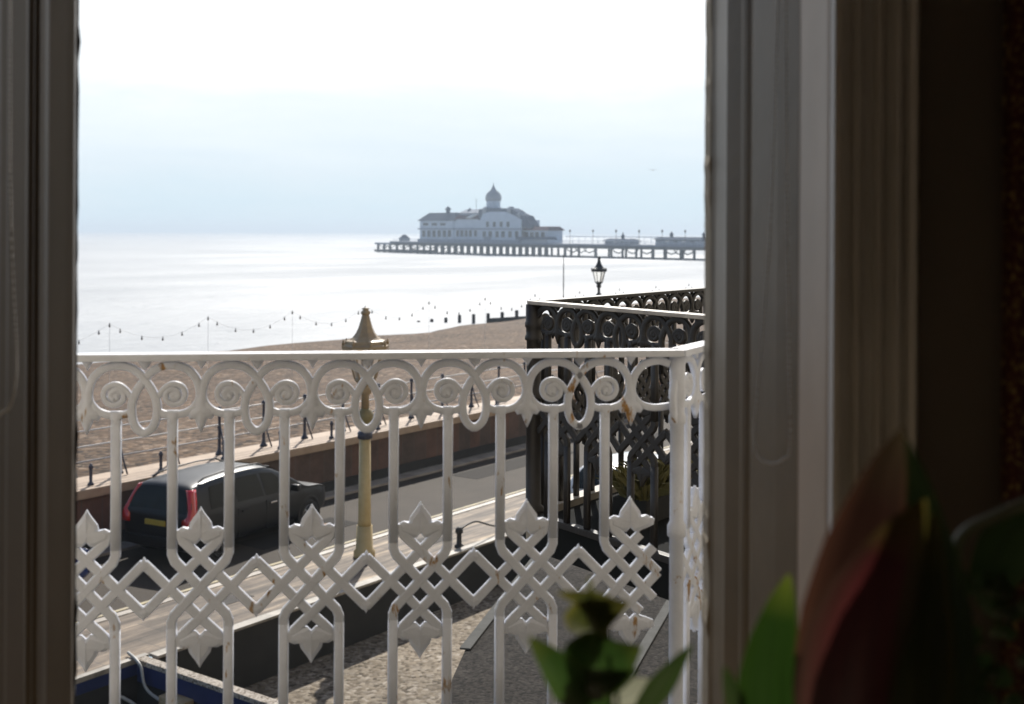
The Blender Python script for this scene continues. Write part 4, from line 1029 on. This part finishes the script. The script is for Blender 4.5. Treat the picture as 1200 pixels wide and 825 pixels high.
add_leaf(g2, [at_y(1118, 900, Y2 - .03), at_y(1118, 780, Y2 - .03), at_y(1112, 690, Y2 - .03), at_y(1100, 600, Y2 - .03)], 0.04, M_leafdark, 0.4, prof=bud)
add_leaf(g2, [at_y(903, 900, Y2 + .05), at_y(905, 810, Y2 + .05), at_y(912, 740, Y2 + .05), at_y(925, 672, Y2 + .05)], 0.052, M_leafbright, 0.35, prof=(0.9, 1.0, 0.9, 0.72, 0.42, 0.0), label='bright green spear leaf lit from behind')
add_leaf(g2, [at_y(868, 850, Y2 + .05), at_y(860, 815, Y2 + .05), at_y(848, 780, Y2 + .05)], 0.016, M_leafdark, 0.3)
add_leaf(g2, [at_y(950, 850, Y2 + .06), at_y(945, 810, Y2 + .06), at_y(936, 760, Y2 + .06)], 0.02, M_leafdark, 0.3)
p3 = at_y(1190, 900, 0.95)
g3 = thing('bushy_plant', 'dark bushy plant with a pale stem in the far right corner', 'plant', (p3.x, 0.92, TT + 0.001)); pot(g3, 0.07, 0.12)
Y3 = 0.92
bm = bmesh.new(); tube(bm, [Vector(q) - Vector(g3.location) for q in catmull([at_y(1130, 850, Y3), at_y(1120, 700, Y3), at_y(1125, 632, Y3), at_y(1165, 606, Y3), at_y(1215, 585, Y3)], 6)], 0.0045, 6); obj('stem', bm, M_petal, g3, True)
random.seed(21)
add_leaf(g3, [at_y(1230, 600, Y3), at_y(1190, 640, Y3), at_y(1165, 690, Y3), at_y(1170, 730, Y3)], 0.05, M_leafdark, 0.3)
for k in range(16):
    x = random.uniform(1130, 1205); y = random.uniform(690, 840)
    a = random.uniform(0, 6.28); l = random.uniform(20, 45)
    add_leaf(g3, [at_y(x, y, Y3), at_y(x + l * .5 * math.cos(a), y + l * .5 * math.sin(a) - 4, Y3 - .01), at_y(x + l * math.cos(a), y + l * math.sin(a), Y3)], 0.018, M_leafgreen if k % 4 == 0 else M_leafdark, 0.3)

# ------------------------------------------------------------------ pier
P0 = Vector((-57.0, 525.0, 0)); P1 = Vector((66.0, 400.0, 0)); AX = (P1 - P0).normalized(); TX = Vector((-AX.y, AX.x, 0))
def q_of(px, w=0.0):
    u = (px - PX) / F; b = P0 + TX * w; return (u * b.y - b.x) / (AX.x - u * AX.y)
def z_of(px, py):
    q = q_of(px); p = P0 + AX * q; r = ray(px, py); return CAM.z + r.z * p.y
PM = Matrix(((AX.x, TX.x, 0, 0), (AX.y, TX.y, 0, 0), (0, 0, 1, 0), (0, 0, 0, 1)))
def pier_thing(name, label, cat, group=None):
    t = thing(name, label, cat, (P0.x, P0.y, 0), 0, group); t.rotation_euler = (0, 0, math.atan2(AX.y, AX.x)); return t
DZ = 1.9; QE = q_of(1000)
pier = pier_thing('pier', 'long pier on iron piles crossing the sea at the horizon', 'pier')
bm = bmesh.new(); box(bm, q_of(476), QE, -9, 9, DZ - 1.1, DZ); box(bm, q_of(452), q_of(476) - 0.02, -6, 6, DZ - 1.5, DZ - 0.7); obj('deck', bm, M_pierband, pier)
bm = bmesh.new(); box(bm, q_of(478), QE, -9.3, -9.02, DZ - 1.6, DZ - 0.5); obj('edge_girder', bm, M_pieriron, pier)
bm = bmesh.new()
for z in (0.5, 1.1):
    tube(bm, [(q_of(480), -9, DZ + z), (QE, -9, DZ + z)], 0.07, 4)
q = q_of(480)
while q < QE: tube(bm, [(q, -9, DZ), (q, -9, DZ + 1.15)], 0.06, 4); q += 2.4
obj('deck_railing', bm, M_pierwall, pier)
pile0 = {}
def pile(px, r, w_, top=DZ - 1.1, zb=SEA_Z - 3, dx=0.0):
    key = (r,)
    if key not in pile0:
        bm = bmesh.new(); lathe(bm, [(r, zb), (r, top)], 8); pile0[key] = bm
        me = bpy.data.meshes.new('pile'); bmesh.ops.recalc_face_normals(bm, faces=bm.faces[:]); bm.to_mesh(me); me.materials.append(M_pieriron); pile0[key] = me
    o = bpy.data.objects.new('pile', pile0[key]); COL.objects.link(o); o.parent = pier; o.location = (q_of(px) + dx, w_, 0)
px = 500.0
while px < 664:
    for w_ in (-8.5,): pile(px, 0.5, w_)
    pile(px + 1.5, 0.45, 4); px += 7.6
for px in (455, 462, 469, 477, 485, 493): pile(px, 0.55, -5.5)
for px in (681, 697, 717, 735, 748, 764, 784, 797, 816, 832, 850, 870): pile(px, 0.42, -8.5); pile(px + 2, 0.42, 7)
bm = bmesh.new(); random.seed(9)
def brace(pa_, pb, w_, za=SEA_Z - .2, zb=DZ - 1.3, r=0.16): tube(bm, [(q_of(pa_), w_, za), (q_of(pb), w_, zb)], r, 4)
for a, b in ((455, 469), (469, 455), (462, 477), (477, 462), (477, 493), (493, 477), (485, 508), (508, 485)): brace(a, b, -5.4)
px = 500
while px < 560: brace(px, px + 15.2, -8.4); brace(px + 15.2, px, -8.4); px += 15.2
for a, b in ((681, 717), (735, 784), (797, 832)):
    m_ = (a + b) / 2
    for c in (a + 8, m_, b - 8):
        tube(bm, [(q_of(c - 7), -8.4, DZ - 1.3), (q_of(c - 5), -8.4, -0.6), (q_of(c), -8.4, -1.2), (q_of(c + 5), -8.4, -0.6), (q_of(c + 7), -8.4, DZ - 1.3)], 0.22, 4)
tube(bm, [(q_of(500), -8.4, SEA_Z + .5), (QE, -8.4, SEA_Z + .5)], 0.13, 4)
obj('brace', bm, M_pieriron, pier)
bm = bmesh.new(); box(bm, q_of(452), q_of(500), -6.2, 5.5, SEA_Z + .3, SEA_Z + 1.2); obj('landing_stage', bm, M_pieriron, pier)

pv = pier_thing('pier_pavilion', 'white domed pavilion standing at the seaward end of the pier', 'building')
PWW = -5.0
def pw(px): return q_of(px, PWW)
def gable(bm, q0, q1, w0, w1, z0, z1, inset=0.0, flat=0.25):
    wm0 = w0 + (w1 - w0) * (0.5 - flat / 2); wm1 = w0 + (w1 - w0) * (0.5 + flat / 2)
    lo = [bm.verts.new(p) for p in ((q0, w0, z0), (q1, w0, z0), (q1, w1, z0), (q0, w1, z0))]
    hi = [bm.verts.new(p) for p in ((q0 + inset, wm0, z1), (q1 - inset, wm0, z1), (q1 - inset, wm1, z1), (q0 + inset, wm1, z1))]
    bm.faces.new(lo); bm.faces.new(hi)
    for i in range(4): bm.faces.new((lo[i], lo[(i+1) % 4], hi[(i+1) % 4], hi[i]))
zA = z_of(505, 259); zB = z_of(548, 257); zC = z_of(590, 258)
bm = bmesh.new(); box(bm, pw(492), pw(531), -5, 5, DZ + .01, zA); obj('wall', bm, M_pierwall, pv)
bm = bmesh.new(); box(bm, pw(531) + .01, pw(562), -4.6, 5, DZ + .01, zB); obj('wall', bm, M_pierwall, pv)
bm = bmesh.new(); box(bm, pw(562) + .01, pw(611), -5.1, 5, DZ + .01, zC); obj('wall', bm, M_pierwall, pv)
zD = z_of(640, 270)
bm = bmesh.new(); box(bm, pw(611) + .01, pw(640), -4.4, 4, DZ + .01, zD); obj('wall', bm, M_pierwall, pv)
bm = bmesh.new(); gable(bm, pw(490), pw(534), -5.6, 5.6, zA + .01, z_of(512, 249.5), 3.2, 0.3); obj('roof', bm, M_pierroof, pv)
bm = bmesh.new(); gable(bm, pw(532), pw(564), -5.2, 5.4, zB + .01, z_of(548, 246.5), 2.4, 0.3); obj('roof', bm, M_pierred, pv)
bm = bmesh.new(); z_s0, z_s1 = z_of(552, 256.5), z_of(560, 249)
vv = [bm.verts.new(p) for p in ((pw(546), -4.9, z_s0 + .5), (pw(552), -4.9, z_s0 + .5), (pw(560), -2.4, z_s1 + .7), (pw(556), -2.4, z_s1 + .7))]
vv2 = [bm.verts.new(v.co + Vector((0, 0.2, -0.5))) for v in vv]; bm.faces.new(vv); bm.faces.new(vv2)
for i in range(4): bm.faces.new((vv[i], vv[(i+1) % 4], vv2[(i+1) % 4], vv2[i]))
obj('pale_lit_patch', bm, M_palepatch, pv)  # pale quad painting the sunlit patch on this roof slope
# big curved roof of the central hall
bm = bmesh.new(); prof = [(560, 258), (560.5, 246), (566, 244.5), (597, 244.5), (602, 247), (606, 250), (611, 252.5), (614, 253), (617, 258), (621.5, 264.5), (621.5, 268)]
f0 = [bm.verts.new((pw(x), -4.8, z_of(x, y) + .01)) for x, y in prof]; f1 = [bm.verts.new((pw(x), 0.0, z_of(x, y) + .01)) for x, y in prof]
bm.faces.new(f0); bm.faces.new(f1[::-1])
for i in range(len(prof)): j = (i + 1) % len(prof); bm.faces.new((f0[i], f0[j], f1[j], f1[i]))
obj('hall_roof', bm, M_pierroof, pv)
bm = bmesh.new(); prof2 = [(563, 258), (566, 251), (574, 248.5), (592, 248.5), (603, 253), (612, 258)]
f0 = [bm.verts.new((pw(x), -5.25, z_of(x, y))) for x, y in prof2]; f1 = [bm.verts.new((pw(x), -4.82, z_of(x, y))) for x, y in prof2]
bm.faces.new(f0); bm.faces.new(f1[::-1])
for i in range(len(prof2)): j = (i + 1) % len(prof2); bm.faces.new((f0[i], f0[j], f1[j], f1[i]))
obj('gable_front', bm, M_pierwall, pv)
bm = bmesh.new(); gable(bm, pw(611.5), pw(642), -5.0, 4.6, zD + .01, z_of(640, 265.5), 1.0, 0.6); obj('roof', bm, M_pierred, pv)
bm = bmesh.new(); gable(bm, pw(606), pw(652), -6.2, -4.3, z_of(640, 281), z_of(640, 277.5), .6, 0.6); obj('veranda_roof', bm, M_pierroof, pv)
# dome
qd = q_of(578); zb = z_of(578, 245); s_ = 1.0 / (F / (P0 + AX * qd).y)   # metres per pixel there
def zz(y): return z_of(578, y)
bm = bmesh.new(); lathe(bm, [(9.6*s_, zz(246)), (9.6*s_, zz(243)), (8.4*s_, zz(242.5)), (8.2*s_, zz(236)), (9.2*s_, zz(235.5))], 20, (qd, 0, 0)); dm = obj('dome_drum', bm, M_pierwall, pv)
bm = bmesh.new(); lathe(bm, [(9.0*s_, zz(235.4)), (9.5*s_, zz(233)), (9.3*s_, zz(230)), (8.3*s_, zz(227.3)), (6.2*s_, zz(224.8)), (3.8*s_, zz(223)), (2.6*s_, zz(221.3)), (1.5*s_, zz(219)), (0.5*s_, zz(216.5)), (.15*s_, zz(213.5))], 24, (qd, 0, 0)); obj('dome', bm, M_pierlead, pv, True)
for px, py, r in ((525, 241.5, 2.6), (550.5, 243.5, 2.4)):
    q = q_of(px, -1.5); bm = bmesh.new(); z0 = z_of(px, 252); z1 = z_of(px, py); s2_ = 0.33
    lathe(bm, [(r*s2_, z0), (r*s2_, z1 - 1.7), (r*1.5*s2_, z1 - 1.6), (r*1.4*s2_, z1 - 1.3), (r*.9*s2_, z1 - .7), (r*.3*s2_, z1 - .3), (.05, z1)], 8, (q, -1.5, 0)); obj('turret', bm, M_pierroof, pv)
# windows, bands and doors on the camera side
def pwin(x0, x1, y0, y1, w_, m=M_pierglass, name='window'):
    bm = bmesh.new(); box(bm, pw(x0), pw(x1), w_ - 0.12, w_ + 0.1, z_of(x0, y1), z_of(x0, y0)); obj(name, bm, m, pv)
for x in (495, 501, 507, 513, 519, 525): pwin(x, x + 3.4, 270, 277.5, -5)
for x in (496, 506, 516): pwin(x, x + 6, 261.5, 264.5, -5)
for x in (534, 539, 544, 549, 555): pwin(x, x + 3, 270, 277, -4.6)
for x in (566, 573, 581, 588, 596, 604, 612): pwin(x, x + 3.6, 271, 278, -5.1)
for x in (570, 578, 586, 594): pwin(x, x + 3, 260, 266, -5.1)
pwin(567, 576, 277, 284, -5.12, M_pierband, 'door')
for x in (614, 620, 626, 633): pwin(x, x + 4, 272, 278.5, -4.4)
bm = bmesh.new(); box(bm, pw(490.5), pw(611), -5.5, -5.22, z_of(550, 269), z_of(550, 267.6)); box(bm, pw(490.5), pw(611), -5.6, -5.22, z_of(550, 285), z_of(550, 280.5)); obj('string_course', bm, M_pierband, pv)
def kiosk(x0, x1, ytop, ybot, finials, label):
    t = pier_thing('pier_kiosk', label, 'kiosk', 'kiosks along the pier deck')
    q0, q1 = q_of(x0, -3), q_of(x1, -3); zt, zb_ = z_of(x0, ytop), DZ + .01
    bm = bmesh.new(); box(bm, q0 + 1, q1 - 1, -6, -1, zb_, zt - .9); obj('wall', bm, M_pierband, t)
    bm = bmesh.new(); gable(bm, q0, q1, -7, 0, zt - .88, zt, 1.6, .35); obj('roof', bm, M_pierroof, t)
    for fx, fy in finials:
        bm = bmesh.new(); lathe(bm, [(.55, zt - .3), (.55, zt + .7), (.9, zt + .8), (.3, zt + 1.4), (.05, z_of(fx, fy))], 8, (q_of(fx, -3.5), -3.5, 0)); obj('finial', bm, M_pierroof, t)
    n = max(2, int((q1 - q0) / 4))
    for i in range(n):
        a = q0 + 1.6 + (q1 - q0 - 3.2) * i / n
        bm = bmesh.new(); box(bm, a, a + 1.7, -6.12, -5.9, zb_ + .9, zt - 1.3); obj('window', bm, M_palepatch if i % 2 else M_pierglass, t)
kiosk(713, 747, 279.5, 288, [(730, 271.5)], 'small dark kiosk with a single finial midway along the pier')
kiosk(772, 830, 277.5, 288, [(787, 271), (825, 272)], 'long low kiosk with two finials at the right end of the pier')
bm = bmesh.new(); box(bm, q_of(472), q_of(476), -2, 2, DZ - .7, z_of(474, 280)); gable(bm, q_of(471.5), q_of(476.5), -2.4, 2.4, z_of(474, 280) + .01, z_of(474, 275), 1.5, .3)
hut = pier_thing('pier_hut', 'small hut at the seaward tip of the pier left of the pavilion', 'hut'); o = obj('hut_body', bm, M_pierroof, hut)

bm = bmesh.new(); qa, qb = q_of(664), q_of(845)
box(bm, qa, qb, -.3, .3, DZ + 2.5, DZ + 2.75); q = qa
while q < qb: tube(bm, [(q, 0, DZ), (q, 0, DZ + 2.5)], 0.09, 4); q += 3.1
obj('windscreen_shelter', bm, M_pierwall, pier)
lm = None
for px in range(668, 850, 27):
    if lm is None:
        bm = bmesh.new(); lathe(bm, [(0.09, DZ), (0.07, DZ + 4.2), (0.3, DZ + 4.3), (0.36, DZ + 4.8), (0.1, DZ + 5.2)], 6); lm = obj('deck_lamp', bm, M_pieriron, pier); o = lm; x0 = q_of(px, -8.6); o.location = (x0, -8.6, 0)
    else: o = lm.copy(); COL.objects.link(o); o.parent = pier; o.location = (q_of(px, -8.6), -8.6, 0)
# upper tiers and dormers of the pavilion
bm = bmesh.new(); box(bm, pw(536), pw(560), -3.6, 3.5, zB, z_of(548, 250)); gable(bm, pw(535), pw(561), -4.0, 4.0, z_of(548, 250) + .01, z_of(548, 245.5), 1.6, .3); obj('upper_tier', bm, M_pierband, pv)
for px, y0, y1 in ((596, 247, 242.5), (607, 253, 248.5), (567, 247, 242.8)):
    bm = bmesh.new(); q = pw(px); box(bm, q - 1.1, q + 1.1, -5.0, -2.5, z_of(px, y0 + 4), z_of(px, y0 - 1)); gable(bm, q - 1.4, q + 1.4, -5.3, -2.2, z_of(px, y0 - 1) + .01, z_of(px, y1), .9, .3); obj('dormer', bm, M_pierlead, pv)
bm = bmesh.new(); tube(bm, [(q_of(558, 0), 0, z_of(558, 248)), (q_of(558, 0), 0, z_of(558, 233))], 0.09, 5); obj('flagpole', bm, M_pieriron, pv)
# a gull over the sea
gp = at_y(765, 199.5, 90)
bm = bmesh.new(); bmesh.ops.create_icosphere(bm, subdivisions=2, radius=0.07, matrix=Matrix.Scale(2.6, 4, (0, 1, 0)))
# (wings)
for s in (1, -1):
    pts = [((0, .08, .02), (0, -.08, .02)), ((s*.28, .1, .12), (s*.28, -.05, .12)), ((s*.6, .0, .05), (s*.6, -.06, .05))]
    for z in (0,):
        rows = [[bm.verts.new(a), bm.verts.new(b), bm.verts.new(Vector(b) + Vector((0, .02, .02)))] for a, b in pts]
        for r0_, r1_ in zip(rows, rows[1:]):
            for k in range(3): bm.faces.new((r0_[k], r1_[k], r1_[(k+1) % 3], r0_[(k+1) % 3]))
        bm.faces.new(rows[-1])
tag(obj('seagull', bm, M_gull, None, True, loc=gp), 'tiny seagull flying over the sea right of the pier dome', 'bird').scale = (0.55,) * 3

# ------------------------------------------------------------------ haze
HAZE = 0.0005
bm = bmesh.new(); box(bm, -5600, 5600, -1800, 5900, -4.9, 25.5)
hz = obj('haze', bm, None); hz.data.materials.clear()
m = bpy.data.materials.new('sea_haze'); m.use_nodes = True; nt = m.node_tree; nt.nodes.clear()
out = nt.nodes.new('ShaderNodeOutputMaterial'); pvn = nt.nodes.new('ShaderNodeVolumePrincipled')
pvn.inputs['Color'].default_value = (0.78, 0.89, 1.0, 1); pvn.inputs['Density'].default_value = HAZE; pvn.inputs['Anisotropy'].default_value = 0.2
nt.links.new(pvn.outputs[0], out.inputs['Volume']); hz.data.materials.append(m); hz['kind'] = 'stuff'
hz['label'] = 'thin sea haze over the whole bay'; hz['category'] = 'haze'
